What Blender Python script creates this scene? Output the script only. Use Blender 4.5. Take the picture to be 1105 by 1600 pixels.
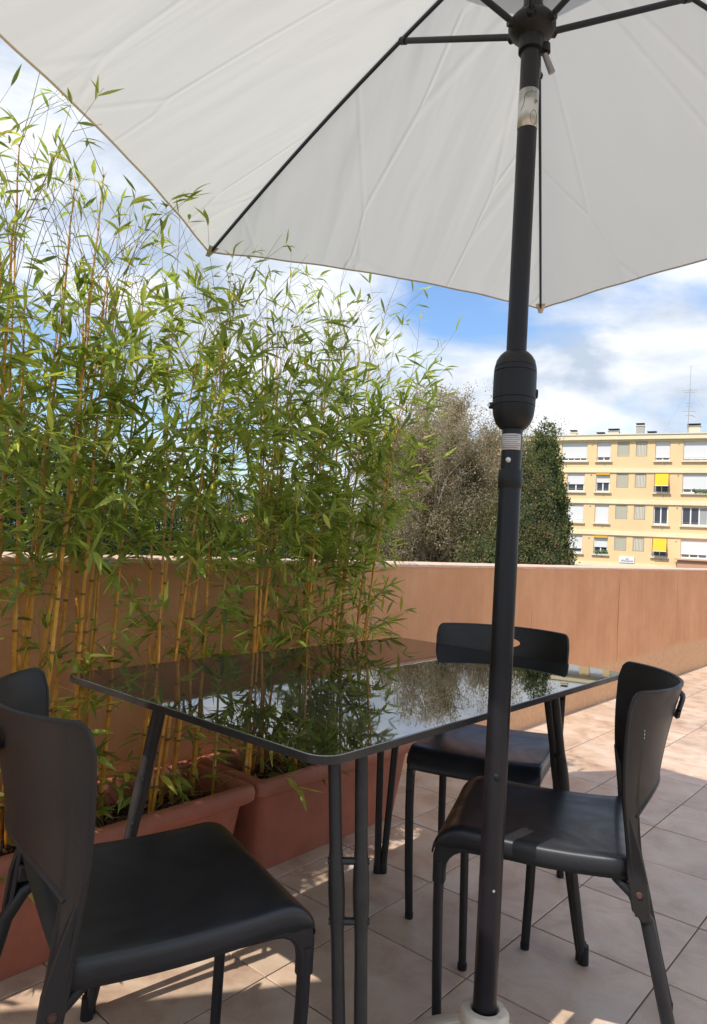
import bpy, bmesh, math, random
from mathutils import Vector, Matrix, Euler
R = math.radians
PI = math.pi
for o in list(bpy.data.objects):
    bpy.data.objects.remove(o)
scene = bpy.context.scene
COL = scene.collection

# ------------------------------------------------------------------ camera
CAM = Vector((-1.8473194, -1.5561281, 1.0169608))
RT = Vector((0.6535269803, -0.7551489804, 0.0515024595))
UPV = Vector((-0.0667329929, 0.0102934759, 0.9977177717))
FW = Vector((0.7539556974, 0.6554723958, 0.0436663063))
FPX = 1104.16
cd = bpy.data.cameras.new('camera')
cam = bpy.data.objects.new('camera', cd)
COL.objects.link(cam)
m = Matrix((RT, UPV, -FW)).transposed().to_4x4()
m.translation = CAM
cam.matrix_world = m
cd.sensor_fit = 'VERTICAL'
cd.sensor_height = 24
cd.lens = FPX / 1600 * 24
cd.clip_start = 0.05
cd.clip_end = 6000
scene.camera = cam

def px(p):
    d = Vector(p) - CAM
    z = d.dot(FW)
    if z < 0.05:
        return None
    return (552.5 + FPX * d.dot(RT) / z, 800 - FPX * d.dot(UPV) / z, z)

# ------------------------------------------------------------------ light
SUN_EL, SUN_AZ = R(54), math.atan2(-0.04, 1.2)      # direction the light travels over the floor
TRAVEL = Vector((math.cos(SUN_EL) * math.cos(SUN_AZ), math.cos(SUN_EL) * math.sin(SUN_AZ), -math.sin(SUN_EL)))
sd = bpy.data.lights.new('sun', 'SUN')
sun = bpy.data.objects.new('sun', sd)
COL.objects.link(sun)
sd.energy = 3.5
sd.angle = R(0.5)
sd.color = (1.0, 0.94, 0.85)
sun.rotation_euler = TRAVEL.to_track_quat('-Z', 'Y').to_euler()
sun.location = (-8, 0, 12)

w = bpy.data.worlds.new('World')
scene.world = w
w.use_nodes = True
nt = w.node_tree
nt.nodes.clear()
def N(nt, t, **k):
    n = nt.nodes.new(t)
    for a, b in k.items():
        if a == 'inp':
            for i, v in b.items():
                n.inputs[i].default_value = v
        else:
            setattr(n, a, b)
    return n
L = lambda nt, a, b: nt.links.new(a, b)
sky = N(nt, 'ShaderNodeTexSky', sky_type='NISHITA', sun_disc=False, sun_elevation=SUN_EL)
tosun = -TRAVEL
sky.sun_rotation = math.atan2(tosun.x, tosun.y)
sky.air_density = 1.3
sky.dust_density = 0.6
tc = N(nt, 'ShaderNodeTexCoord')
mp = N(nt, 'ShaderNodeMapping', inp={'Location': (7.7, 2.2, 3.4), 'Scale': (1.0, 1.0, 2.1)})
L(nt, tc.outputs['Generated'], mp.inputs['Vector'])
nz = N(nt, 'ShaderNodeTexNoise', inp={'Scale': 2.2, 'Detail': 10.0, 'Roughness': 0.56, 'Distortion': 0.25})
L(nt, mp.outputs[0], nz.inputs['Vector'])
cov = N(nt, 'ShaderNodeValToRGB')
cov.color_ramp.elements[0].position = 0.42
cov.color_ramp.elements[0].color = (0.05, 0.05, 0.05, 1)
cov.color_ramp.elements[1].position = 0.55
cov.color_ramp.elements[1].color = (1, 1, 1, 1)
L(nt, nz.outputs['Fac'], cov.inputs['Fac'])
nz2 = N(nt, 'ShaderNodeTexNoise', inp={'Scale': 4.2, 'Detail': 8.0, 'Roughness': 0.55, 'Distortion': 0.3})
mp2 = N(nt, 'ShaderNodeMapping', inp={'Location': (0.3, 5.2, 1.3), 'Scale': (1.0, 1.0, 2.4)})
L(nt, tc.outputs['Generated'], mp2.inputs['Vector'])
L(nt, mp2.outputs[0], nz2.inputs['Vector'])
ccol = N(nt, 'ShaderNodeValToRGB')
ccol.color_ramp.elements[0].position = 0.38
ccol.color_ramp.elements[0].color = (3.7, 4.3, 5.2, 1)
ccol.color_ramp.elements[1].position = 0.57
ccol.color_ramp.elements[1].color = (6.8, 7.0, 7.4, 1)
L(nt, nz2.outputs['Fac'], ccol.inputs['Fac'])
mix = N(nt, 'ShaderNodeMixRGB')
L(nt, cov.outputs[0], mix.inputs[0])
skm = N(nt, 'ShaderNodeMixRGB', blend_type='MULTIPLY', inp={0: 1.0, 2: (0.78, 0.98, 1.25, 1)})
L(nt, sky.outputs[0], skm.inputs[1])
L(nt, skm.outputs[0], mix.inputs[1])
L(nt, ccol.outputs[0], mix.inputs[2])
bg = N(nt, 'ShaderNodeBackground', inp={'Strength': 0.115})
L(nt, mix.outputs[0], bg.inputs['Color'])
wo = N(nt, 'ShaderNodeOutputWorld')
L(nt, bg.outputs[0], wo.inputs['Surface'])

scene.view_settings.view_transform = 'Standard'
scene.view_settings.look = 'None'
scene.view_settings.exposure = 0.48
scene.view_settings.gamma = 1
scene.view_settings.use_curve_mapping = False

# ------------------------------------------------------------------ materials
def mat(name, col, rough=0.6, metal=0.0, spec=None, ior=None, var=0.0, vscale=8.0, col2=None, bump=0.0, bscale=60.0,
        bdist=0.002, coat=0.0, island=0.0, wave=None, detail=6.0):
    mt = bpy.data.materials.new(name)
    mt.use_nodes = True
    nt = mt.node_tree
    b = nt.nodes['Principled BSDF']
    b.inputs['Base Color'].default_value = (*col, 1)
    b.inputs['Roughness'].default_value = rough
    b.inputs['Metallic'].default_value = metal
    if ior:
        b.inputs['IOR'].default_value = ior
    if spec is not None:
        b.inputs['Specular IOR Level'].default_value = spec
    if coat:
        b.inputs['Coat Weight'].default_value = coat
        b.inputs['Coat Roughness'].default_value = 0.02
    tcn = N(nt, 'ShaderNodeTexCoord')
    src = None
    if var or col2:
        n1 = N(nt, 'ShaderNodeTexNoise', inp={'Scale': vscale, 'Detail': detail, 'Roughness': 0.62})
        L(nt, tcn.outputs['Object'], n1.inputs['Vector'])
        cr = N(nt, 'ShaderNodeValToRGB')
        cr.color_ramp.elements[0].position = 0.32
        cr.color_ramp.elements[1].position = 0.68
        c1 = tuple(max(0, c * (1 - var)) for c in col)
        c2 = col2 if col2 else tuple(min(1, c * (1 + var)) for c in col)
        cr.color_ramp.elements[0].color = (*c1, 1)
        cr.color_ramp.elements[1].color = (*c2, 1)
        L(nt, n1.outputs['Fac'], cr.inputs['Fac'])
        src = cr.outputs[0]
    if island:
        g = N(nt, 'ShaderNodeNewGeometry')
        oi = N(nt, 'ShaderNodeObjectInfo')
        ad = N(nt, 'ShaderNodeMath', operation='ADD')
        L(nt, g.outputs['Random Per Island'], ad.inputs[0])
        L(nt, oi.outputs['Random'], ad.inputs[1])
        fr = N(nt, 'ShaderNodeMath', operation='FRACT')
        L(nt, ad.outputs[0], fr.inputs[0])
        mr = N(nt, 'ShaderNodeMapRange', inp={3: 1 - island, 4: 1 + island})
        L(nt, fr.outputs[0], mr.inputs[0])
        hv = N(nt, 'ShaderNodeHueSaturation', inp={'Color': (*col, 1)})
        L(nt, mr.outputs[0], hv.inputs['Value'])
        if src:
            L(nt, src, hv.inputs['Color'])
        src = hv.outputs[0]
    if src:
        L(nt, src, b.inputs['Base Color'])
    if bump:
        n2 = N(nt, 'ShaderNodeTexNoise', inp={'Scale': bscale, 'Detail': 5.0, 'Roughness': 0.6})
        L(nt, tcn.outputs['Object'], n2.inputs['Vector'])
        bp = N(nt, 'ShaderNodeBump', inp={'Strength': bump, 'Distance': bdist})
        L(nt, n2.outputs['Fac'], bp.inputs['Height'])
        L(nt, bp.outputs[0], b.inputs['Normal'])
    return mt

def leafmat(name, col, tcol, tr=0.4, rough=0.42, vr=0.4):
    mt = bpy.data.materials.new(name)
    mt.use_nodes = True
    nt = mt.node_tree
    b = nt.nodes['Principled BSDF']
    out = nt.nodes['Material Output']
    b.inputs['Roughness'].default_value = rough
    g = N(nt, 'ShaderNodeNewGeometry')
    oi = N(nt, 'ShaderNodeObjectInfo')
    ad = N(nt, 'ShaderNodeMath', operation='ADD')
    L(nt, g.outputs['Random Per Island'], ad.inputs[0])
    L(nt, oi.outputs['Random'], ad.inputs[1])
    fr = N(nt, 'ShaderNodeMath', operation='FRACT')
    L(nt, ad.outputs[0], fr.inputs[0])
    mr = N(nt, 'ShaderNodeMapRange', inp={3: 1 - vr, 4: 1 + vr})
    L(nt, fr.outputs[0], mr.inputs[0])
    outs = []
    for c in (col, tcol):
        hv = N(nt, 'ShaderNodeHueSaturation', inp={'Color': (*c, 1)})
        L(nt, mr.outputs[0], hv.inputs['Value'])
        outs.append(hv)
    L(nt, outs[0].outputs[0], b.inputs['Base Color'])
    t = N(nt, 'ShaderNodeBsdfTranslucent')
    L(nt, outs[1].outputs[0], t.inputs['Color'])
    mx = N(nt, 'ShaderNodeMixShader', inp={0: tr})
    L(nt, b.outputs[0], mx.inputs[1])
    L(nt, t.outputs[0], mx.inputs[2])
    L(nt, mx.outputs[0], out.inputs['Surface'])
    return mt

M = {}
M['floor_joint'] = mat('tile_grout', (0.16, 0.12, 0.09), 0.9, bump=0.4, bscale=200)
# terracotta-beige stoneware: cloudy, each tile a little different
def tilemat():
    mt = bpy.data.materials.new('stoneware_tile')
    mt.use_nodes = True
    nt = mt.node_tree
    b = nt.nodes['Principled BSDF']
    g = N(nt, 'ShaderNodeNewGeometry')
    oi = N(nt, 'ShaderNodeObjectInfo')
    ad = N(nt, 'ShaderNodeMath', operation='ADD')
    L(nt, g.outputs['Random Per Island'], ad.inputs[0]); L(nt, oi.outputs['Random'], ad.inputs[1])
    fr = N(nt, 'ShaderNodeMath', operation='FRACT'); L(nt, ad.outputs[0], fr.inputs[0])
    cx = N(nt, 'ShaderNodeCombineXYZ')
    ml = N(nt, 'ShaderNodeMath', operation='MULTIPLY', inp={1: 37.0}); L(nt, fr.outputs[0], ml.inputs[0])
    L(nt, ml.outputs[0], cx.inputs[2])
    va = N(nt, 'ShaderNodeVectorMath', operation='ADD')
    L(nt, g.outputs['Position'], va.inputs[0]); L(nt, cx.outputs[0], va.inputs[1])
    n1 = N(nt, 'ShaderNodeTexNoise', inp={'Scale': 7.0, 'Detail': 9.0, 'Roughness': 0.62, 'Distortion': 0.6})
    L(nt, va.outputs[0], n1.inputs['Vector'])
    cr = N(nt, 'ShaderNodeValToRGB')
    cr.color_ramp.elements[0].position = 0.34
    cr.color_ramp.elements[0].color = (0.47, 0.32, 0.235, 1)
    cr.color_ramp.elements[1].position = 0.66
    cr.color_ramp.elements[1].color = (0.67, 0.53, 0.42, 1)
    e = cr.color_ramp.elements.new(0.5); e.color = (0.61, 0.445, 0.32, 1)
    L(nt, n1.outputs['Fac'], cr.inputs['Fac'])
    mr = N(nt, 'ShaderNodeMapRange', inp={3: 0.9, 4: 1.08}); L(nt, fr.outputs[0], mr.inputs[0])
    hv = N(nt, 'ShaderNodeHueSaturation'); L(nt, cr.outputs[0], hv.inputs['Color']); L(nt, mr.outputs[0], hv.inputs['Value'])
    # fine speckle
    n3 = N(nt, 'ShaderNodeTexNoise', inp={'Scale': 260.0, 'Detail': 3.0})
    L(nt, g.outputs['Position'], n3.inputs['Vector'])
    mr3 = N(nt, 'ShaderNodeMapRange', inp={1: 0.3, 2: 0.7, 3: 0.93, 4: 1.05}); L(nt, n3.outputs['Fac'], mr3.inputs[0])
    hv2 = N(nt, 'ShaderNodeHueSaturation'); L(nt, hv.outputs[0], hv2.inputs['Color']); L(nt, mr3.outputs[0], hv2.inputs['Value'])
    # long grimy patches that run over several tiles
    n4 = N(nt, 'ShaderNodeTexNoise', inp={'Scale': 1.6, 'Detail': 7.0, 'Roughness': 0.7})
    L(nt, g.outputs['Position'], n4.inputs['Vector'])
    mr4 = N(nt, 'ShaderNodeMapRange', inp={1: 0.38, 2: 0.62, 3: 0.86, 4: 1.04}); L(nt, n4.outputs['Fac'], mr4.inputs[0])
    hv3 = N(nt, 'ShaderNodeHueSaturation'); L(nt, hv2.outputs[0], hv3.inputs['Color']); L(nt, mr4.outputs[0], hv3.inputs['Value'])
    n6 = N(nt, 'ShaderNodeTexNoise', inp={'Scale': 55.0, 'Detail': 3.0, 'Roughness': 0.8}); L(nt, g.outputs['Position'], n6.inputs['Vector'])
    mr6 = N(nt, 'ShaderNodeMapRange', inp={1: 0.70, 2: 0.76, 3: 0.0, 4: 0.6}); L(nt, n6.outputs['Fac'], mr6.inputs[0])
    mx6 = N(nt, 'ShaderNodeMixRGB', inp={2: (0.16, 0.11, 0.08, 1)}); L(nt, mr6.outputs[0], mx6.inputs[0]); L(nt, hv3.outputs[0], mx6.inputs[1])
    L(nt, mx6.outputs[0], b.inputs['Base Color'])
    mr5 = N(nt, 'ShaderNodeMapRange', inp={1: 0.35, 2: 0.65, 3: 0.34, 4: 0.58}); L(nt, n1.outputs['Fac'], mr5.inputs[0])
    L(nt, mr5.outputs[0], b.inputs['Roughness'])
    n2 = N(nt, 'ShaderNodeTexNoise', inp={'Scale': 28.0, 'Detail': 6.0, 'Roughness': 0.6}); L(nt, va.outputs[0], n2.inputs['Vector'])
    bp = N(nt, 'ShaderNodeBump', inp={'Strength': 0.35, 'Distance': 0.003}); L(nt, n2.outputs['Fac'], bp.inputs['Height'])
    L(nt, bp.outputs[0], b.inputs['Normal'])
    return mt
M['tile'] = tilemat()

def rendermat():
    """orange render: mottled, grainy, with a rougher stained band along the foot"""
    mt = bpy.data.materials.new('orange_wall_render')
    mt.use_nodes = True
    nt = mt.node_tree
    b = nt.nodes['Principled BSDF']
    b.inputs['Roughness'].default_value = 0.9
    g = N(nt, 'ShaderNodeNewGeometry')
    n1 = N(nt, 'ShaderNodeTexNoise', inp={'Scale': 2.2, 'Detail': 9.0, 'Roughness': 0.66})
    L(nt, g.outputs['Position'], n1.inputs['Vector'])
    cr = N(nt, 'ShaderNodeValToRGB')
    cr.color_ramp.elements[0].position = 0.33
    cr.color_ramp.elements[0].color = (0.64, 0.30, 0.14, 1)
    cr.color_ramp.elements[1].position = 0.67
    cr.color_ramp.elements[1].color = (0.76, 0.39, 0.20, 1)
    L(nt, n1.outputs['Fac'], cr.inputs['Fac'])
    # vertical runs
    mp = N(nt, 'ShaderNodeMapping', inp={'Scale': (9.0, 9.0, 0.5)})
    L(nt, g.outputs['Position'], mp.inputs[0])
    n2 = N(nt, 'ShaderNodeTexNoise', inp={'Scale': 1.6, 'Detail': 6.0, 'Roughness': 0.7})
    L(nt, mp.outputs[0], n2.inputs['Vector'])
    mr = N(nt, 'ShaderNodeMapRange', inp={1: 0.35, 2: 0.7, 3: 0.93, 4: 1.04}); L(nt, n2.outputs['Fac'], mr.inputs[0])
    hv = N(nt, 'ShaderNodeHueSaturation'); L(nt, cr.outputs[0], hv.inputs['Color']); L(nt, mr.outputs[0], hv.inputs['Value'])
    # foot band
    sx = N(nt, 'ShaderNodeSeparateXYZ'); L(nt, g.outputs['Position'], sx.inputs[0])
    n3 = N(nt, 'ShaderNodeTexNoise', inp={'Scale': 1.3, 'Detail': 4.0}); L(nt, g.outputs['Position'], n3.inputs['Vector'])
    mm = N(nt, 'ShaderNodeMath', operation='MULTIPLY_ADD', inp={1: -0.16, 2: 0.335}); L(nt, n3.outputs['Fac'], mm.inputs[0])
    sb = N(nt, 'ShaderNodeMath', operation='SUBTRACT'); L(nt, mm.outputs[0], sb.inputs[0]); L(nt, sx.outputs[2], sb.inputs[1])
    mr2 = N(nt, 'ShaderNodeMapRange', inp={1: -0.02, 2: 0.03, 3: 0.0, 4: 1.0}); L(nt, sb.outputs[0], mr2.inputs[0])
    n5 = N(nt, 'ShaderNodeTexNoise', inp={'Scale': 34.0, 'Detail': 5.0, 'Roughness': 0.7}); L(nt, g.outputs['Position'], n5.inputs['Vector'])
    cr2 = N(nt, 'ShaderNodeValToRGB')
    cr2.color_ramp.elements[0].position = 0.33; cr2.color_ramp.elements[0].color = (0.60, 0.34, 0.175, 1)
    cr2.color_ramp.elements[1].position = 0.62; cr2.color_ramp.elements[1].color = (0.70, 0.45, 0.25, 1)
    L(nt, n5.outputs['Fac'], cr2.inputs['Fac'])
    ff = N(nt, 'ShaderNodeMath', operation='MULTIPLY', inp={1: 0.8}); L(nt, mr2.outputs[0], ff.inputs[0])
    mx = N(nt, 'ShaderNodeMixRGB'); L(nt, ff.outputs[0], mx.inputs[0]); L(nt, hv.outputs[0], mx.inputs[1]); L(nt, cr2.outputs[0], mx.inputs[2])
    L(nt, mx.outputs[0], b.inputs['Base Color'])
    n4 = N(nt, 'ShaderNodeTexNoise', inp={'Scale': 90.0, 'Detail': 6.0, 'Roughness': 0.7}); L(nt, g.outputs['Position'], n4.inputs['Vector'])
    bp = N(nt, 'ShaderNodeBump', inp={'Strength': 0.5, 'Distance': 0.004}); L(nt, n4.outputs['Fac'], bp.inputs['Height'])
    L(nt, bp.outputs[0], b.inputs['Normal'])
    return mt
M['render'] = rendermat()
M['coping'] = mat('weathered_coping', (0.64, 0.44, 0.32), 0.85, var=0.12, vscale=14, bump=0.3)
M['crack'] = mat('hairline_crack', (0.40, 0.20, 0.10), 0.95)
M['terracotta'] = mat('terracotta_plastic', (0.38, 0.125, 0.075), 0.55, var=0.16, vscale=9, bump=0.12, bscale=90, bdist=0.001)
M['soil'] = mat('potting_soil', (0.030, 0.019, 0.012), 0.95, var=0.5, vscale=60, bump=1.0, bscale=80, bdist=0.01)
M['chip'] = mat('bark_chip', (0.11, 0.065, 0.038), 0.9, island=0.75)
M['culm'] = mat('golden_culm', (0.66, 0.26, 0.03), 0.42, var=0.25, vscale=26, col2=(0.80, 0.40, 0.055), island=0.12)
M['culmg'] = mat('olive_culm', (0.55, 0.33, 0.06), 0.45, var=0.15, vscale=20, island=0.12)
M['node'] = mat('culm_node', (0.17, 0.115, 0.045), 0.7)
M['twig'] = mat('bamboo_twig', (0.34, 0.25, 0.07), 0.55, island=0.25)
M['leaf0'] = leafmat('bamboo_leaf_deep', (0.155, 0.22, 0.045), (0.43, 0.54, 0.08), 0.46)
M['leaf1'] = leafmat('bamboo_leaf_mid', (0.235, 0.305, 0.06), (0.53, 0.62, 0.10), 0.47)
M['leaf2'] = leafmat('bamboo_leaf_fresh', (0.38, 0.41, 0.075), (0.68, 0.70, 0.10), 0.45)
M['leaf3'] = leafmat('bamboo_leaf_yellow', (0.46, 0.40, 0.07), (0.6, 0.5, 0.07), 0.4)
M['metal'] = mat('charcoal_painted_metal', (0.014, 0.014, 0.016), 0.38, spec=.35, bump=0.06, bscale=400, bdist=0.0005, var=0.15, vscale=12)
M['seat'] = mat('charcoal_seat_sheet', (0.020, 0.022, 0.026), 0.34, spec=.5, var=0.2, vscale=7, bump=0.03, bscale=300, bdist=0.0004)
M['back'] = mat('charcoal_backrest_sheet', (0.018, 0.016, 0.016), 0.40, spec=.38, var=0.12, vscale=7)
M['tmetal'] = mat('dark_table_tube', (0.026, 0.024, 0.023), 0.42, spec=.4, var=0.2, vscale=30)
def dust(mt, amt=.5, scale=160.0, tint=(0.10, 0.09, 0.08)):
    nt = mt.node_tree; b = nt.nodes['Principled BSDF']
    c = N(nt, 'ShaderNodeTexCoord')
    n = N(nt, 'ShaderNodeTexNoise', inp={'Scale': scale, 'Detail': 4.0, 'Roughness': .7}); L(nt, c.outputs['Object'], n.inputs['Vector'])
    n2 = N(nt, 'ShaderNodeTexNoise', inp={'Scale': 6.0, 'Detail': 5.0, 'Roughness': .6, 'Distortion': 1.0}); L(nt, c.outputs['Object'], n2.inputs['Vector'])
    r1 = N(nt, 'ShaderNodeMapRange', inp={1: .58, 2: .72, 3: 0.0, 4: amt}); L(nt, n.outputs['Fac'], r1.inputs[0])
    r2 = N(nt, 'ShaderNodeMapRange', inp={1: .42, 2: .66, 3: 0.02, 4: .75}); L(nt, n2.outputs['Fac'], r2.inputs[0])
    m_ = N(nt, 'ShaderNodeMath', operation='MULTIPLY'); L(nt, r1.outputs[0], m_.inputs[0]); L(nt, r2.outputs[0], m_.inputs[1])
    ad = N(nt, 'ShaderNodeMath', operation='MULTIPLY_ADD', inp={1: .045}); L(nt, r2.outputs[0], ad.inputs[0]); L(nt, m_.outputs[0], ad.inputs[2])
    mx = N(nt, 'ShaderNodeMixRGB', inp={2: (*tint, 1)}); L(nt, ad.outputs[0], mx.inputs[0])
    ln = b.inputs['Base Color'].links
    if ln: L(nt, ln[0].from_socket, mx.inputs[1])
    else: mx.inputs[1].default_value = b.inputs['Base Color'].default_value
    L(nt, mx.outputs[0], b.inputs['Base Color'])
    r0 = b.inputs['Roughness'].default_value
    r3 = N(nt, 'ShaderNodeMapRange', inp={1: .35, 2: .7, 3: r0 - .05, 4: r0 + .16}); L(nt, n2.outputs['Fac'], r3.inputs[0]); L(nt, r3.outputs[0], b.inputs['Roughness'])
for k_ in ('metal', 'seat', 'back', 'tmetal'):
    dust(M[k_])
dust(M['terracotta'], .35, 60.0, (.42, .30, .22))
M['rust'] = mat('rusty_rivet', (0.08, 0.035, 0.025), 0.6)
M['scratch'] = mat('bare_scratch', (0.55, 0.55, 0.56), 0.5)
M['glass'] = mat('black_glass', (0.008, 0.008, 0.009), 0.010, ior=3.6)
_g = M['glass'].node_tree; _b = _g.nodes['Principled BSDF']
_n = N(_g, 'ShaderNodeTexNoise', inp={'Scale': 5.0, 'Detail': 7.0, 'Roughness': 0.65, 'Distortion': 1.5})
_c = N(_g, 'ShaderNodeTexCoord'); L(_g, _c.outputs['Object'], _n.inputs['Vector'])
_m = N(_g, 'ShaderNodeMapRange', inp={1: 0.45, 2: 0.75, 3: 0.008, 4: 0.05}); L(_g, _n.outputs['Fac'], _m.inputs[0]); L(_g, _m.outputs[0], _b.inputs['Roughness'])
M['pole'] = mat('black_pole_paint', (0.008, 0.007, 0.010), 0.33, spec=.35)
dust(M['pole'], .25)
M['plastic'] = mat('black_plastic', (0.010, 0.010, 0.011), 0.45, spec=.35)
M['groove'] = mat('black_groove', (0.006, 0.006, 0.006), 0.8)
M['rib'] = mat('dark_rib_steel', (0.012, 0.013, 0.018), 0.4, spec=.35)
M['cream'] = mat('cream_plastic', (0.66, 0.58, 0.46), 0.5, var=0.05, vscale=10)
M['stickm'] = mat('silver_sticker', (0.62, 0.61, 0.58), 0.32, metal=0.6)
M['stick'] = mat('white_sticker', (0.60, 0.57, 0.55), 0.5)
M['ink'] = mat('sticker_ink', (0.04, 0.04, 0.04), 0.6)
M['steel'] = mat('bright_steel', (0.6, 0.6, 0.6), 0.25, metal=1.0)
M['greyp'] = mat('grey_plastic', (0.30, 0.30, 0.31), 0.4)

def canopymat():
    mt = bpy.data.materials.new('ecru_canopy_fabric')
    mt.use_nodes = True
    nt = mt.node_tree
    nt.nodes.remove(nt.nodes['Principled BSDF'])
    out = nt.nodes['Material Output']
    d = N(nt, 'ShaderNodeBsdfDiffuse', inp={'Color': (0.62, 0.61, 0.575, 1)})
    t = N(nt, 'ShaderNodeBsdfTranslucent', inp={'Color': (0.585, 0.58, 0.545, 1)})
    tcn = N(nt, 'ShaderNodeTexCoord')
    # soft wrinkles that run from rim to crown, and a few long fold lines
    mp = N(nt, 'ShaderNodeMapping', inp={'Scale': (7.0, 0.9, 1.0), 'Rotation': (0, 0, 0.12)})
    L(nt, tcn.outputs['UV'], mp.inputs[0])
    n1 = N(nt, 'ShaderNodeTexNoise', inp={'Scale': 1.0, 'Detail': 3.0, 'Roughness': 0.45, 'Distortion': 0.4}); L(nt, mp.outputs[0], n1.inputs['Vector'])
    mp2 = N(nt, 'ShaderNodeMapping', inp={'Scale': (4.2, 1.15, 1.0), 'Location': (4, 2, 0), 'Rotation': (0, 0, -0.25)})
    L(nt, tcn.outputs['UV'], mp2.inputs[0])
    n2 = N(nt, 'ShaderNodeTexVoronoi', feature='DISTANCE_TO_EDGE', inp={'Scale': 1.1, 'Randomness': 1.0}); L(nt, mp2.outputs[0], n2.inputs['Vector'])
    pw = N(nt, 'ShaderNodeMapRange', interpolation_type='SMOOTHSTEP', inp={1: 0.0, 2: 0.03, 3: 0.07, 4: 0.0}); L(nt, n2.outputs['Distance'], pw.inputs[0])
    ad = N(nt, 'ShaderNodeMath', operation='ADD'); L(nt, n1.outputs['Fac'], ad.inputs[0]); L(nt, pw.outputs[0], ad.inputs[1])
    bp = N(nt, 'ShaderNodeBump', inp={'Strength': 0.8, 'Distance': 0.026}); L(nt, ad.outputs[0], bp.inputs['Height'])
    L(nt, bp.outputs[0], d.inputs['Normal']); L(nt, bp.outputs[0], t.inputs['Normal'])
    mx = N(nt, 'ShaderNodeMixShader', inp={0: 0.50})
    L(nt, d.outputs[0], mx.inputs[1]); L(nt, t.outputs[0], mx.inputs[2])
    L(nt, mx.outputs[0], out.inputs['Surface'])
    return mt
M['canopy'] = canopymat()
M['hem'] = leafmat('tan_hem_tape', (0.60, 0.54, 0.43), (0.6, 0.54, 0.43), 0.3, 0.8)

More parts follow.
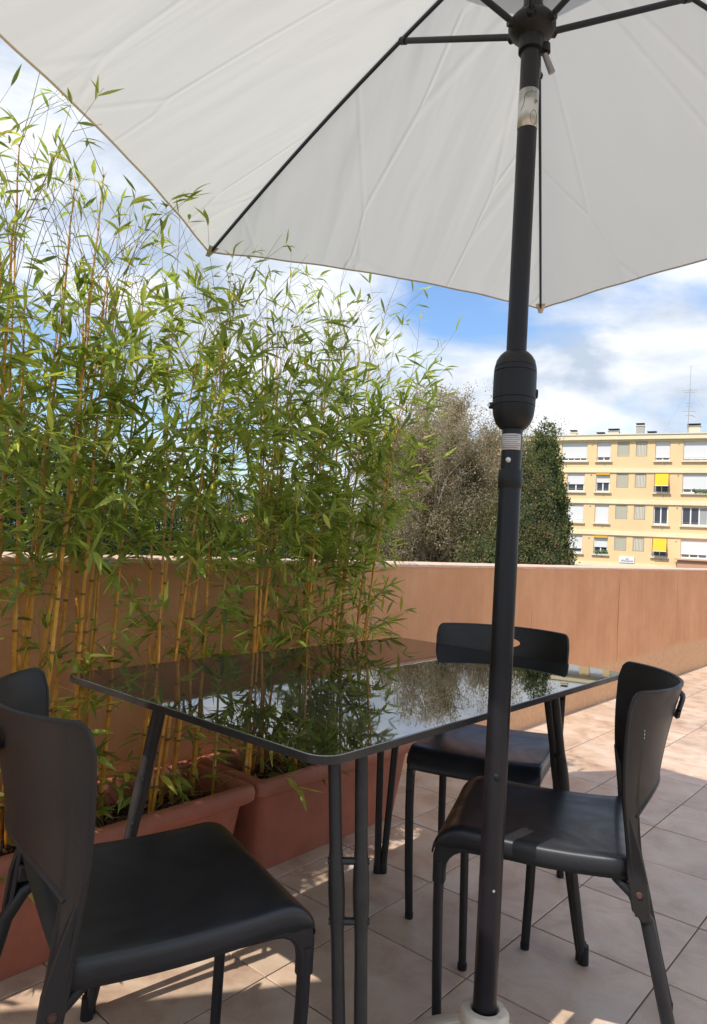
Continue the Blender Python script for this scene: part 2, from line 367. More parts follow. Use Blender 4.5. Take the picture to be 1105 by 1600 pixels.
# ------------------------------------------------------------------ mesh helpers
class MB:
    def __init__(s):
        s.v, s.f, s.m = [], [], []
        s.uv = None
    def add(s, vs, fs, mi=0):
        o = len(s.v)
        s.v += [tuple(x) for x in vs]
        s.f += [tuple(i + o for i in f) for f in fs]
        s.m += [mi] * len(fs)
    def box(s, a, b, mi=0, mtx=None):
        x0, y0, z0 = a; x1, y1, z1 = b
        vs = [Vector(p) for p in ((x0,y0,z0),(x1,y0,z0),(x1,y1,z0),(x0,y1,z0),(x0,y0,z1),(x1,y0,z1),(x1,y1,z1),(x0,y1,z1))]
        if mtx:
            vs = [mtx @ p for p in vs]
        s.add(vs, [(0,3,2,1),(4,5,6,7),(0,1,5,4),(1,2,6,5),(2,3,7,6),(3,0,4,7)], mi)
    def tube(s, pts, rad, n=8, mi=0, caps=True, flat=1.0, fdir=None, ms=None):
        pts = [Vector(p) for p in pts]
        if not hasattr(rad, '__len__'):
            rad = [rad] * len(pts)
        vs = []
        ref = Vector(fdir) if fdir else None
        prev = None
        for i, p in enumerate(pts):
            d = (pts[min(i + 1, len(pts) - 1)] - pts[max(i - 1, 0)]).normalized()
            if ref is not None:
                u = (ref - d * ref.dot(d)).normalized()
            elif prev is not None:
                u = (prev - d * prev.dot(d)).normalized()
            else:
                h = Vector((1, 0, 0)) if abs(d.x) < 0.8 else Vector((0, 1, 0))
                u = d.cross(h).normalized()
            prev = u
            w_ = d.cross(u)
            for k in range(n):
                a = 2 * PI * k / n
                vs.append(p + (u * math.cos(a) + w_ * math.sin(a) * flat) * rad[i])
        o = len(s.v)
        s.v += [tuple(x) for x in vs]
        for i in range(len(pts) - 1):
            for k in range(n):
                k2 = (k + 1) % n
                s.f.append((o + i*n + k, o + i*n + k2, o + (i+1)*n + k2, o + (i+1)*n + k))
                s.m.append(ms[i] if ms else mi)
        if caps:
            s.f.append(tuple(o + k for k in reversed(range(n)))); s.m.append(mi)
            s.f.append(tuple(o + (len(pts)-1)*n + k for k in range(n))); s.m.append(mi)
    def lathe(s, prof, n=32, mi=0, mtx=None, wob=None):
        vs = []
        for j, (r, z) in enumerate(prof):
            for k in range(n):
                a = 2 * PI * k / n
                rr = r * (wob(a, j) if wob else 1)
                p = Vector((rr * math.cos(a), rr * math.sin(a), z))
                vs.append(mtx @ p if mtx else p)
        fs = []
        for j in range(len(prof) - 1):
            for k in range(n):
                k2 = (k + 1) % n
                fs.append((j*n + k, j*n + k2, (j+1)*n + k2, (j+1)*n + k))
        fs.append(tuple(reversed(range(n))))
        fs.append(tuple((len(prof)-1)*n + k for k in range(n)))
        s.add(vs, fs, mi)
    def prism(s, poly, a, b, axis='y', mi=0):
        """poly of 2d points (x,z) extruded along y from a to b"""
        n = len(poly)
        def P(q, t):
            return (q[0], t, q[1]) if axis == 'y' else ((q[0], q[1], t) if axis == 'z' else (t, q[0], q[1]))
        vs = [P(q, a) for q in poly] + [P(q, b) for q in poly]
        fs = [tuple(range(n)), tuple(range(2*n - 1, n - 1, -1))]
        for i in range(n):
            j = (i + 1) % n
            fs.append((i, i + n, j + n, j))
        s.add(vs, fs, mi)
    def mesh(s, name, mats):
        me = bpy.data.meshes.new(name)
        me.from_pydata(s.v, [], s.f)
        if not isinstance(mats, (list, tuple)):
            mats = [mats]
        for x in mats:
            me.materials.append(x)
        if len(mats) > 1:
            me.polygons.foreach_set('material_index', s.m)
        me.update()
        return me
    def build(s, name, mats, parent=None, smooth=False, bevel=0, solid=0, fix=True, segs=2):
        me = s.mesh(name, mats)
        if fix:
            bm = bmesh.new(); bm.from_mesh(me)
            bmesh.ops.recalc_face_normals(bm, faces=bm.faces)
            bm.to_mesh(me); bm.free()
        o = bpy.data.objects.new(name, me)
        COL.objects.link(o)
        if parent:
            o.parent = parent
        if smooth:
            me.polygons.foreach_set('use_smooth', [True] * len(me.polygons))
            md = None
            try:
                me.set_sharp_from_angle(angle=R(40))
            except Exception:
                pass
        if solid:
            md = o.modifiers.new('solid', 'SOLIDIFY'); md.thickness = solid; md.offset = 0
        if bevel:
            md = o.modifiers.new('bevel', 'BEVEL'); md.width = bevel; md.segments = segs; md.limit_method = 'ANGLE'; md.angle_limit = R(35)
            me.polygons.foreach_set('use_smooth', [True] * len(me.polygons))
            try:
                me.set_sharp_from_angle(angle=R(40))
            except Exception:
                pass
            md.harden_normals = False
        return o

def tag(o, label=None, cat=None, group=None, kind=None):
    if label: o['label'] = label
    if cat: o['category'] = cat
    if group: o['group'] = group
    if kind: o['kind'] = kind
    return o
def empty(name, loc, rz=0.0):
    o = bpy.data.objects.new(name, None)
    COL.objects.link(o)
    o.location = loc
    o.rotation_euler = (0, 0, rz)
    o.empty_display_size = 0.1
    return o
def copy_tree(o, parent=None):
    c = o.copy()
    COL.objects.link(c)
    c.parent = parent
    for ch in list(o.children):
        copy_tree(ch, c)
    return c

rnd = random.Random(7)

# ================================================================== SETTING
# ground far below the terrace, rising on the left to a hillside street
def ground():
    mb = MB()
    n = 60
    ext = 3000.0
    def hgt(x, y):
        s = (-0.655 * (x + 1.8) + 0.755 * (y + 1.6))          # leftwards in the view
        f = (0.755 * (x + 1.8) + 0.655 * (y + 1.6))
        t = max(0.0, min(1.0, (f - 30) / 40)) * max(0.0, min(1.0, (s + 6) / 22))
        return -6.0 + 4.1 * (3*t*t - 2*t*t*t)
    xs = [math.copysign(abs(i / n) ** 2.4 * ext, i) for i in range(-n, n + 1)]
    vs = [(x + 30, y + 30, hgt(x + 30, y + 30)) for y in xs for x in xs]
    k = 2 * n + 1
    fs = [(j*k + i, j*k + i + 1, (j+1)*k + i + 1, (j+1)*k + i) for j in range(2*n) for i in range(2*n)]
    mb.add(vs, fs)
    o = mb.build('ground', mat('dry_grass_ground', (0.10, 0.095, 0.05), 0.95, var=0.4, vscale=0.2), smooth=True)
    tag(o, kind='structure')
    return hgt
HG = ground()

def hills():
    mb = MB()
    base = []
    top = []
    n = 80
    for i in range(n + 1):
        a = R(-10 + 150 * i / n)
        d = 1500
        h = 62 + 60 * math.sin(i * 0.21 + 0.9) + 16 * math.sin(i * 0.67) + 6 * math.sin(i * 1.9)
        for q, (dd, hh) in enumerate(((d, -8), (d + 260, h * 0.55), (d + 520, h), (d + 1100, -8))):
            mb.v.append((CAM.x + dd * math.cos(a), CAM.y + dd * math.sin(a), hh))
    for i in range(n):
        for q in range(3):
            a = i*4 + q
            mb.f.append((a, a + 4, a + 5, a + 1)); mb.m.append(0)
    o = mb.build('hills', mat('far_hill', (0.13, 0.165, 0.17), 1.0, var=0.25, vscale=0.01), smooth=True)
    tag(o, kind='structure')
hills()

# ---- terrace floor: mortar bed, and every tile in view a piece of its own
T = 0.335
YW = 0.359
def floor():
    mb = MB()
    mb.box((-4.0, -4.5, -0.30), (14.0, 0.60, -0.004))
    bed = mb.build('terrace_floor', M['floor_joint'])
    tag(bed, kind='structure')
    g = 0.0021
    meshes = {}
    def tile_mesh(y1):
        if y1 not in meshes:
            t = MB()
            a, b_ = g, T - g
            c = min(b_, y1 - g)
            h, bv = 0.0, 0.0012
            # plate with an eased edge
            vs = [(a, a, -0.0038), (b_, a, -0.0038), (b_, c, -0.0038), (a, c, -0.0038),
                  (a, a, h - bv), (b_, a, h - bv), (b_, c, h - bv), (a, c, h - bv),
                  (a + bv, a + bv, h), (b_ - bv, a + bv, h), (b_ - bv, c - bv, h), (a + bv, c - bv, h)]
            fs = [(0,1,5,4),(1,2,6,5),(2,3,7,6),(3,0,4,7),(4,5,9,8),(5,6,10,9),(6,7,11,10),(7,4,8,11),(8,9,10,11)]
            t.add(vs, fs)
            meshes[y1] = (t.mesh('tile', M['tile']), vs, fs)
        return meshes[y1]
    rest = MB()
    r2 = random.Random(3)
    for j in range(-12, 2):
        for i in range(-10, 38):
            x, y = i * T, j * T
            w_ = T if j < 1 else YW - T
            me, vs, fs = tile_mesh(round(w_, 4))
            ps = [px((x + a*T, y + b_*w_, 0)) for a in (0, .5, 1) for b_ in (0, .5, 1)]
            vis = [p for p in ps if p and -5 < p[0] < 1110 and -5 < p[1] < 1605]
            big = vis and (max(p[0] for p in ps if p) - min(p[0] for p in ps if p)) > 10 and (max(p[1] for p in ps if p) - min(p[1] for p in ps if p)) > 3 and w_ > 0.1
            dz = r2.uniform(-0.0004, 0.0004)
            if big:
                o = bpy.data.objects.new('tile', me)
                COL.objects.link(o)
                o.parent = bed
                o.location = (x, y, dz)
                o.rotation_euler = (r2.uniform(-.0012, .0012), r2.uniform(-.0012, .0012), r2.uniform(-.002, .002))
            else:
                rest.add([(a + x, b_ + y, c + dz) for a, b_, c in vs], fs)
    o = rest.build('tile_field', M['tile'], bed, fix=False)
    o['kind'] = 'stuff'
floor()

# ---- parapet
def parapet():
    mb = MB()
    x0, x1, y0, y1, z = -4.0, 13.0, YW, YW + 0.24, 0.925
    nx = 240
    rr = random.Random(5)
    # front face with slight waviness; body
    vs, fs = [], []
    rows = [-0.30, 0.0, 0.2, 0.45, 0.7, z]
    for zz in rows:
        for i in range(nx + 1):
            x = x0 + (x1 - x0) * i / nx
            vs.append((x, y0 + 0.0018 * math.sin(x * 3.1 + zz * 4) + 0.0012 * math.sin(x * 7.7 + zz), zz))
    k = nx + 1
    for j in range(len(rows) - 1):
        for i in range(nx):
            fs.append((j*k + i, j*k + i + 1, (j+1)*k + i + 1, (j+1)*k + i))
    mb.add(vs, fs)
    mb.box((x0, y0 + 0.01, -0.3), (x1, y1, z - 0.001))
    o = mb.build('parapet_wall', M['render'], smooth=True, fix=False)
    tag(o, 'long orange rendered parapet wall along the edge of the tiled terrace', 'wall')
    c = MB()
    n = 170
    vs, fs = [], []
    for i in range(n + 1):
        x = x0 + (x1 - x0) * i / n
        j1 = rr.uniform(-0.0022, 0.0022)
        for (yy, zz) in ((y0 - 0.003 + j1, z - 0.004 + j1), (y0 - 0.002 + j1, z + 0.007), (y0 + 0.006 + j1, z + 0.012), (y1 - 0.004, z + 0.012 + j1 * .4), (y1 + 0.003, z + 0.006), (y1 + 0.003, z - 0.004)):
            vs.append((x, yy, zz))
    for i in range(n):
        for q in range(6):
            a = i*6 + q; b_ = i*6 + (q + 1) % 6
            fs.append((a, b_, b_ + 6, a + 6))
    c.add(vs, fs)
    c.build('coping', M['coping'], o, smooth=True)
    for (x, z0, z1, sd_) in ((1.98, 0.30, 0.84, 2), (3.35, 0.25, 0.92, 6), (4.75, 0.5, 0.9, 9)):
        r2 = random.Random(sd_)
        pts = []
        xx = x
        k = 16
        for i in range(k + 1):
            xx += r2.uniform(-0.006, 0.006)
            pts.append((xx, YW - 0.0005 + 0.0018 * math.sin(xx * 3.1 + z0 * 4), z0 + (z1 - z0) * i / k))
        cb = MB(); cb.tube(pts, [0.0011 * (0.4 + math.sin(PI * min(1, (i + .5) / k))) for i in range(k + 1)], 4)
        cb.build('crack', M['crack'], o)
parapet()

# ================================================================== YELLOW APARTMENT BLOCK
FO = Vector((57.96195, 26.1951, 0.0))
FE = Vector((61.16903 - 57.96195, 14.807 - 26.1951, 0)).normalized()
FN = Vector((FE.y, -FE.x, 0))
if FN.dot(CAM - FO) < 0: FN = -FN
M['yel'] = mat('yellow_render', (0.78, 0.56, 0.31), 0.9, var=0.05, vscale=0.35)
M['band'] = mat('pale_floor_band', (0.80, 0.68, 0.46), 0.9, var=0.06, vscale=0.6)
M['shut'] = mat('white_roller_shutter', (0.74, 0.74, 0.74), 0.6)
M['shutg'] = mat('grey_beige_shutter', (0.56, 0.53, 0.42), 0.7)
M['sill'] = mat('pale_stone_sill', (0.68, 0.62, 0.50), 0.8)
M['wfr'] = mat('white_window_frame', (0.80, 0.80, 0.80), 0.5)
M['pane'] = mat('dark_window_pane', (0.05, 0.06, 0.07), 0.08)
M['awn'] = mat('yellow_awning', (0.82, 0.44, 0.02), 0.8)
M['rail'] = mat('dark_rail', (0.06, 0.055, 0.05), 0.6)
M['chim'] = mat('chimney_render', (0.60, 0.54, 0.43), 0.9)
M['chimg'] = mat('grey_chimney', (0.34, 0.33, 0.31), 0.9)
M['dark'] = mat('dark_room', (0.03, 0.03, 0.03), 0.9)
M['curt'] = mat('grey_curtain', (0.35, 0.36, 0.36), 0.9)
M['plant'] = mat('potted_greenery', (0.06, 0.11, 0.03), 0.8)
def building():
    root = empty('apartment_block', FO + Vector((0, 0, -6)))
    tag(root, 'yellow four-storey apartment block with white shutters and yellow awnings beyond the parapet', 'building')
    mtx = Matrix((FE.to_4d(), FN.to_4d(), Vector((0, 0, 1, 0)), Vector((0, 0, 0, 1)))).transposed()
    mtx = Matrix(((FE.x, FN.x, 0, 0), (FE.y, FN.y, 0, 0), (0, 0, 1, 6.0), (0, 0, 0, 1)))
    # local (s, n, z) -> root space ; z local measured from terrace datum
    def fb(boxes, name, mt, parent=root, bevel=0):
        mb = MB()
        for bx in boxes:
            mb.box(bx[0], bx[1], 0, mtx)
        return mb.build(name, mt, parent, bevel=bevel)
    ztop = 11.15
    S0, S1 = -7.0, 24.0
    # collect openings
    rows = [(9.34, 11.0), (6.62, 8.23), (3.90, 5.48), (1.18, 2.72)]
    cols = {'a': (0.16, 2.36), 'a2': (0.74, 2.22), 'b': (3.18, 4.34), 'c': (4.88, 5.84), 'd': (6.38, 7.27), 'e': (7.92, 9.08), 'f': (10.1, 12.75),
            'g': (14.1, 15.3), 'h': (15.9, 16.8), 'i': (17.4, 18.3), 'k': (19.3, 21.6), 'y': (-1.6, -0.5), 'x': (-4.6, -2.6)}
    ops = []
    for r, (z0, z1) in enumerate(rows):
        for c, (s0, s1) in cols.items():
            if c == 'a' and r > 0: continue
            if c == 'a2' and r == 0: continue
            if c in 'cdhiy':
                ops.append((s0, s1, z0 + 0.38, z1 + 0.0, c, r))
            else:
                ops.append((s0, s1, z0, z1, c, r))
    # wall as grid of cells leaving the openings open
    ss = sorted(set([S0, S1] + [v for o_ in ops for v in o_[:2]]))
    zs = sorted(set([-6.0, ztop] + [v for o_ in ops for v in o_[2:4]]))
    mb = MB()
    def inside(s, z):
        return any(a < s < b_ and c < z < d for a, b_, c, d, _, _ in ops)
    for i in range(len(ss) - 1):
        for j in range(len(zs) - 1):
            sm, zm = (ss[i] + ss[i+1]) / 2, (zs[j] + zs[j+1]) / 2
            if not inside(sm, zm):
                a, b_, c, d = ss[i], ss[i+1], zs[j], zs[j+1]
                mb.add([mtx @ Vector(p) for p in ((a, 0, c), (b_, 0, c), (b_, 0, d), (a, 0, d))], [(0, 1, 2, 3)])
    for a, b_, c, d, _, _ in ops:   # reveals
        dp = -0.28
        for q in (((a, 0, c), (a, dp, c), (a, dp, d), (a, 0, d)), ((b_, 0, c), (b_, 0, d), (b_, dp, d), (b_, dp, c)),
                  ((a, 0, d), (a, dp, d), (b_, dp, d), (b_, 0, d)), ((a, 0, c), (b_, 0, c), (b_, dp, c), (a, dp, c))):
            mb.add([mtx @ Vector(p) for p in q], [(0, 1, 2, 3)])
    mb.box((S0, -11.0, -6), (S0 + 0.2, -0.002, ztop), 0, mtx)
    mb.box((S1 - 0.2, -11.0, -6), (S1, -0.002, ztop), 0, mtx)
    mb.box((S0, -11.2, -6), (S1, -11.0, ztop), 0, mtx)
    mb.build('wall', M['yel'], root, fix=False)
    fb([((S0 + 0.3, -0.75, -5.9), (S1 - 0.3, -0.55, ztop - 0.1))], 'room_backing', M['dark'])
    fb([((S0 - 0.25, -11.3, ztop), (S1 + 0.25, 0.28, ztop + 0.40))], 'roof', M['band'], bevel=0.03)
    fb([((S0 - 0.3, -11.35, ztop + 0.402), (S1 + 0.3, 0.34, ztop + 0.50))], 'roof_edge', M['sill'])
    for z in (8.30, 5.58, 2.85, 0.1):
        fb([((S0 - 0.02, 0.0, z + 0.0), (S1 + 0.02, 0.10, z + 0.34))], 'floor_band', M['band'])
    fb([((S0 - 0.02, -0.01, ztop - 0.14), (S1 + .02, 0.06, ztop - 0.002))], 'cornice', M['band'])
    rr = random.Random(9)
    # small vent stubs and stains on the facade
    for z in (9.0, 6.28, 3.55, 0.9):
        for s in (3.8, 8.6, 13.2):
            fb([((s, 0, z), (s + 0.1, 0.05, z + 0.09))], 'vent_stub', M['chimg'])
    for s in (2.72, 9.7):
        for z in (10.75, 8.05, 5.3, 2.5):
            fb([((s, 0, z), (s + 0.1, 0.05, z + 0.1))], 'vent_stub', M['chimg'])
    def slats(s0, s1, z0, z1, mt, n_, vertical, parent):
        mb = MB()
        if vertical:
            wd = (s1 - s0) / n_
            for i in range(n_):
                mb.box((s0 + i*wd + wd*.12, -0.10, z0), (s0 + (i+1)*wd - wd*.12, -0.05, z1), 0, mtx)
        else:
            wd = (z1 - z0) / n_
            for i in range(n_):
                mb.box((s0, -0.16, z0 + i*wd + 0.008), (s1, -0.13, z0 + (i+1)*wd - 0.004), 0, mtx)
        mb.box((s0, -0.18, z0), (s1, -0.165, z1), 0, mtx)
        o = mb.build('slats', mt, parent)
        return o
    shut_amt = {('a', 0): .86, ('b', 0): .80, ('e', 0): .86, ('f', 0): .92, ('a2', 1): .60, ('b', 1): .50, ('f', 1): .80, ('a2', 2): 1.0, ('b', 2): 1.0,
                ('a2', 3): .75, ('b', 3): .62, ('f', 3): .80}
    for a, b_, c, d, cn, r in ops:
        wroot = None
        if cn in ('c', 'd', 'h', 'i', 'y'):
            # bathroom or stair screens: beige sheet or vertical louvres
            f = fb([((a + .03, -0.13, c + .03), (b_ - .03, -0.03, c + .09)), ((a + .03, -0.13, d - .09), (b_ - .03, -0.03, d - .03)),
                    ((a + .03, -0.13, c + .09), (a + .09, -0.03, d - .09)), ((b_ - .09, -0.13, c + .09), (b_ - .03, -0.03, d - .09))], 'screen_frame', M['shutg'])
            if cn in ('d', 'i'):
                slats(a + .1, b_ - .1, c + .1, d - .1, M['sill'], 6, True, f)
                fb([((a + .09, -0.164, c + .09), (b_ - .09, -0.15, d - .09))], 'gap_shade', M['rail'], f)  # shade between the louvres put in as a dark sheet
            else:
                slats(a + .1, b_ - .1, c + .1, d - .1, M['shutg'], 9, True, f)
            continue
        # window frame with panes
        fr = []
        dn = -0.24
        nsp = max(2, round((b_ - a) / 0.62))
        fr.append(((a + .002, dn, c + .002), (b_ - .002, dn + .07, c + .10)))
        fr.append(((a + .002, dn, d - .10), (b_ - .002, dn + .07, d - .002)))
        for i in range(nsp + 1):
            s = a + .05 + (b_ - a - .1) * i / nsp
            fr.append(((s - .048, dn, c + .10), (s + .048, dn + .07, d - .10)))
        wf = fb(fr, 'window', M['wfr'])
        for i in range(nsp):
            s0 = a + .05 + (b_ - a - .1) * i / nsp + .049
            s1 = a + .05 + (b_ - a - .1) * (i + 1) / nsp - .049
            pn = M['curt'] if (cn == 'f' and r == 2 and i in (2, 3)) else M['pane']
            fb([((s0, dn + .02, c + .10), (s1, dn + .035, d - .10))], 'pane', pn, wf)
        fb([((a - .14, -0.02, c - .13), (b_ + .14, 0.16, c - .01))], 'sill', M['sill'], wf)
        am = shut_amt.get((cn, r), rr.choice((0, .6, 1.0)) if cn in ('g', 'k', 'x') else 0)
        if am:
            zz = d - (d - c) * am
            nn = max(6, int((d - zz) / 0.07))
            mb = MB()
            for i in range(nn):
                q0 = zz + (d - zz) * i / nn; q1 = zz + (d - zz) * (i + 1) / nn
                mb.box((a + .02, -0.13, q0 + .006), (b_ - .02, -0.105, q1), 0, mtx)
            mb.box((a + .02, -0.14, zz), (b_ - .02, -0.125, d), 0, mtx)
            mb.build('roller_shutter', M['shut'], root)
        # thin guard rail in front
        gz = c + 0.20
        rb = [((a - .06, 0.12, gz), (b_ + .06, 0.135, gz + .022)), ((a - .06, 0.0, gz), (a - .045, 0.12, gz + .02)), ((b_ + .045, 0.0, gz), (b_ + .06, 0.12, gz + .02))]
        if (cn, r) in (('e', 1), ('e', 3)):
            for i in range(10):
                s = a + (b_ - a) * i / 9
                rb.append(((s - .012, 0.118, c), (s + .012, 0.13, gz + .35)))
            rb.append(((a - .03, 0.131, c + .5), (b_ + .03, 0.15, c + .56)))
        fb(rb, 'guard_rail', M['rail'] if (cn, r) in (('e', 1), ('e', 3)) else M['chimg'])
    # two yellow awnings let down over windows
    for r, dz in ((1, 0), (3, 0)):
        z1 = rows[r][1] - 0.02; a, b_ = 7.98, 9.02
        mb = MB()
        nn = 6
        vs = []
        for i in range(nn + 1):
            t = i / nn
            y = 0.02 + 0.55 * t
            z = z1 - 1.02 * t ** 1.15
            vs += [mtx @ Vector((a - 0.0, y, z)), mtx @ Vector((b_, y, z))]
        mb.add(vs, [(2*i, 2*i+1, 2*i+3, 2*i+2) for i in range(nn)])
        aw = mb.build('awning', M['awn'], root, solid=0.02)
        fb([((a - 0.02, 0.55, z1 - 1.09), (b_ + 0.02, 0.60, z1 - 1.03))], 'awning_bar', M['wfr'], aw)
    # small striped blind rolled up over two windows
    for r in (1, 3):
        fb([((3.2, -0.02, rows[r][1] - 0.13), (4.32, 0.10, rows[r][1] - 0.01))], 'rolled_awning', M['awn'])
    # lean-to roof at far right, bottom
    fb([((9.7, 0.2, 1.0), (14.5, 2.6, 1.12))], 'porch_roof', mat('pink_porch', (0.62, 0.36, 0.25), .9))
    fb([((9.9, 0.3, -6), (14.3, 2.4, 0.998))], 'porch', mat('pink_porch_wall', (0.55, 0.30, 0.20), .9))
    # plants on sills
    mb = MB()
    r3 = random.Random(11)
    for (s0, s1, z, n_) in ((3.25, 4.3, 1.22, 60), (11.0, 12.6, 6.64, 80)):
        for i in range(n_):
            s = r3.uniform(s0, s1); zz = z + r3.uniform(0, .35) * (0.4 + 0.6 * math.sin(s * 9) ** 2); y = r3.uniform(0.0, .18); q = r3.uniform(.04, .1)
            dx, dz2 = r3.uniform(-q, q), r3.uniform(-q, q)
            mb.add([mtx @ Vector(p) for p in ((s - q, y, zz), (s + dx, y + q, zz - q), (s + q, y, zz + dz2), (s, y - q, zz + q))], [(0, 1, 2, 3)])
    mb.build('sill_plants', M['plant'], root, fix=False)['kind'] = 'stuff'
    # name sign
    sg = fb([((5.33, 0.02, 0.52), (6.55, 0.10, 1.06))], 'sign_board', M['shut'])
    cu = bpy.data.curves.new('sign_text', 'FONT')
    cu.body = 'Le\nProvence'
    cu.size = 0.25; cu.align_x = 'CENTER'; cu.align_y = 'CENTER'; cu.extrude = 0.004; cu.shear = 0.5; cu.space_line = 0.72
    to = bpy.data.objects.new('sign_text', cu)
    dg = bpy.context.evaluated_depsgraph_get()
    me = bpy.data.meshes.new_from_object(to)
    me.materials.append(mat('blue_lettering', (0.04, 0.12, 0.32), .7))
    to2 = bpy.data.objects.new('lettering', me)
    COL.objects.link(to2)
    to2.parent = sg
    ex = FN.cross(Vector((0, 0, 1)))
    if ex.dot(RT) < 0: ex = -ex
    to2.matrix_local = Matrix(((ex.x, 0, FN.x, 0), (ex.y, 0, FN.y, 0), (0, 1, 0, 0), (0, 0, 0, 1)))
    to2.location = mtx @ Vector((5.94, 0.107, 0.78))
    # chimneys
    def chimney(s0, s1, z1, mt, cap, n0=-3.0):
        zb = ztop + 0.502
        ch = fb([((s0, n0, zb), (s1, n0 + 0.9, z1 - .22))], 'chimney', mt)
        fb([((s0 - .06, n0 - .06, z1 - .218), (s1 + .06, n0 + .96, z1 - .16))], 'chimney_cap', M['sill'] if not cap else M['chimg'], ch)
        fb([((s0 + .12, n0 + .12, z1 - .158), (s0 + .3, n0 + .3, z1)), ((s1 - .3, n0 + .12, z1 - .158), (s1 - .12, n0 + .3, z1)), ((s0 + .1, n0 + .6, z1 - .158), (s1 - .1, n0 + .75, z1 - .01)), ((s0 - .04, n0 + .05, z1 + .002), (s1 + .04, n0 + .85, z1 + .05))], 'cowl', M['rail'], ch)
    chimney(0.5, 1.06, 12.45, M['chim'], False)
    chimney(2.85, 3.5, 12.2, M['chimg'], True)
    chimney(3.85, 4.75, 12.5, M['chim'], True)
    chimney(6.2, 6.85, 12.95, M['chimg'], False)
    chimney(7.15, 7.85, 12.2, M['chimg'], True)
    chimney(10.35, 11.35, 12.8, M['chim'], True)
    # antenna mast
    mb = MB()
    b0 = Vector((10.35, -2.0, ztop + .5))
    def pt(s, n_, z): return mtx @ Vector((s, n_, z))
    mb.tube([pt(10.35, -2, ztop + .5), pt(10.45, -2, 15.9)], 0.03, 6)
    mb.tube([pt(10.45, -2, 15.9), pt(10.47, -2, 17.9)], 0.018, 5)
    for (z, w_) in ((15.75, .62), (15.55, .45), (14.6, .3), (14.35, .25), (13.9, .55), (13.55, .35)):
        mb.tube([pt(10.43 - w_, -2, z), pt(10.43 + w_, -2, z - .02)], 0.016, 4)
    mb.tube([pt(10.42, -2, 13.6), pt(11.0, -2.1, 13.35)], 0.02, 4)
    mb.tube([pt(10.45, -2, 15.9), pt(8.0, -3.5, ztop + .5)], 0.006, 3)
    mb.tube([pt(10.45, -2, 15.9), pt(13.4, -3.5, ztop + .5)], 0.006, 3)
    mb.build('antenna', M['chimg'], root)
building()

# ================================================================== TREES
def leafquads(mb, P, n_, spread, size, rr, up=0.0, mis=(0,), asp=0.55):
    for _ in range(n_):
        c = P + Vector((rr.gauss(0, 1), rr.gauss(0, 1), rr.gauss(0, 1))) * spread
        d = Vector((rr.gauss(0, 1), rr.gauss(0, 1), rr.gauss(0, 1) + up)).normalized()
        s_ = Vector((rr.gauss(0, 1), rr.gauss(0, 1), rr.gauss(0, 1))).cross(d).normalized()
        q = size * rr.uniform(0.6, 1.35)
        o = len(mb.v)
        mb.v += [tuple(c - d*q), tuple(c + s_*q*asp), tuple(c + d*q), tuple(c - s_*q*asp)]
        mb.f.append((o, o+1, o+2, o+3)); mb.m.append(rr.choice(mis))

def grow(mb, p, d, L0, r0, depth, rr, tips, spread=0.5, upb=0.15, shrink=0.72, kids=(2, 4)):
    nseg = 3
    pts = [p.copy()]
    rads = [r0]
    q = p.copy(); dd = d.normalized()
    for i in range(nseg):
        dd = (dd + Vector((rr.gauss(0, .12), rr.gauss(0, .12), rr.gauss(0, .08) + upb * .3))).normalized()
        q = q + dd * L0 / nseg
        pts.append(q.copy()); rads.append(r0 * (1 - .45 * (i + 1) / nseg))
        if depth <= 2:
            tips.append((q.copy(), dd.copy(), depth))
    mb.tube(pts, rads, 5 if depth > 1 else 3, caps=False)
    if depth == 0:
        return
    for k in range(rr.randint(*kids)):
        i = rr.randint(1, nseg)
        nd = (dd + Vector((rr.gauss(0, 1), rr.gauss(0, 1), rr.gauss(0, .7))) * spread + Vector((0, 0, upb))).normalized()
        grow(mb, pts[i], nd, L0 * shrink * rr.uniform(.8, 1.15), rads[i] * .62, depth - 1, rr, tips, spread, upb, shrink, kids)

def tree(base, h, cr, name, label, seed, leafm, n_leaf, size, spread, barkc, dens=1.0, group=None, trunk_h=0.25, depth=4, limbs=9, upb=0.25, zsquash=1.0, rb=(0.5, 1.0)):
    rr = random.Random(seed)
    root = empty(name, base)
    tag(root, label, 'tree', group)
    mb = MB(); tips = []
    r0 = h * 0.022
    top = Vector((rr.gauss(0, .2), rr.gauss(0, .2), h * .7))
    mb.tube([(0, 0, 0), top * .35, top * .7, top], [r0 * 1.3, r0, r0 * .7, r0 * .35], 8, caps=False)
    for i in range(limbs):
        t = trunk_h + (0.66 - trunk_h) * (i + rr.random()) / limbs
        p = Vector((0, 0, h * t)) + Vector((top.x, top.y, 0)) * t
        a = 2 * PI * (i * .382 + rr.uniform(-.08, .08))
        el = 0.25 + 1.0 * (t - trunk_h)
        d = Vector((math.cos(a), math.sin(a), el)).normalized()
        reach = cr * (0.52 if t < .55 else .42) * rr.uniform(*rb) 
        grow(mb, p, d, reach, r0 * .42, depth, rr, tips, .55, upb)
    grow(mb, top, Vector((0, 0, 1)), h * .12, r0 * .3, depth, rr, tips, .5, upb)
    mb.build('trunk', barkc, root, fix=False, smooth=True)
    lf = MB()
    per = max(1, int(n_leaf / max(1, len(tips))))
    for (p, d, dp) in tips:
        leafquads(lf, p, per, spread, size, rr, .2, range(len(leafm)))
    lf.build('crown', leafm, root, fix=False)
    return root

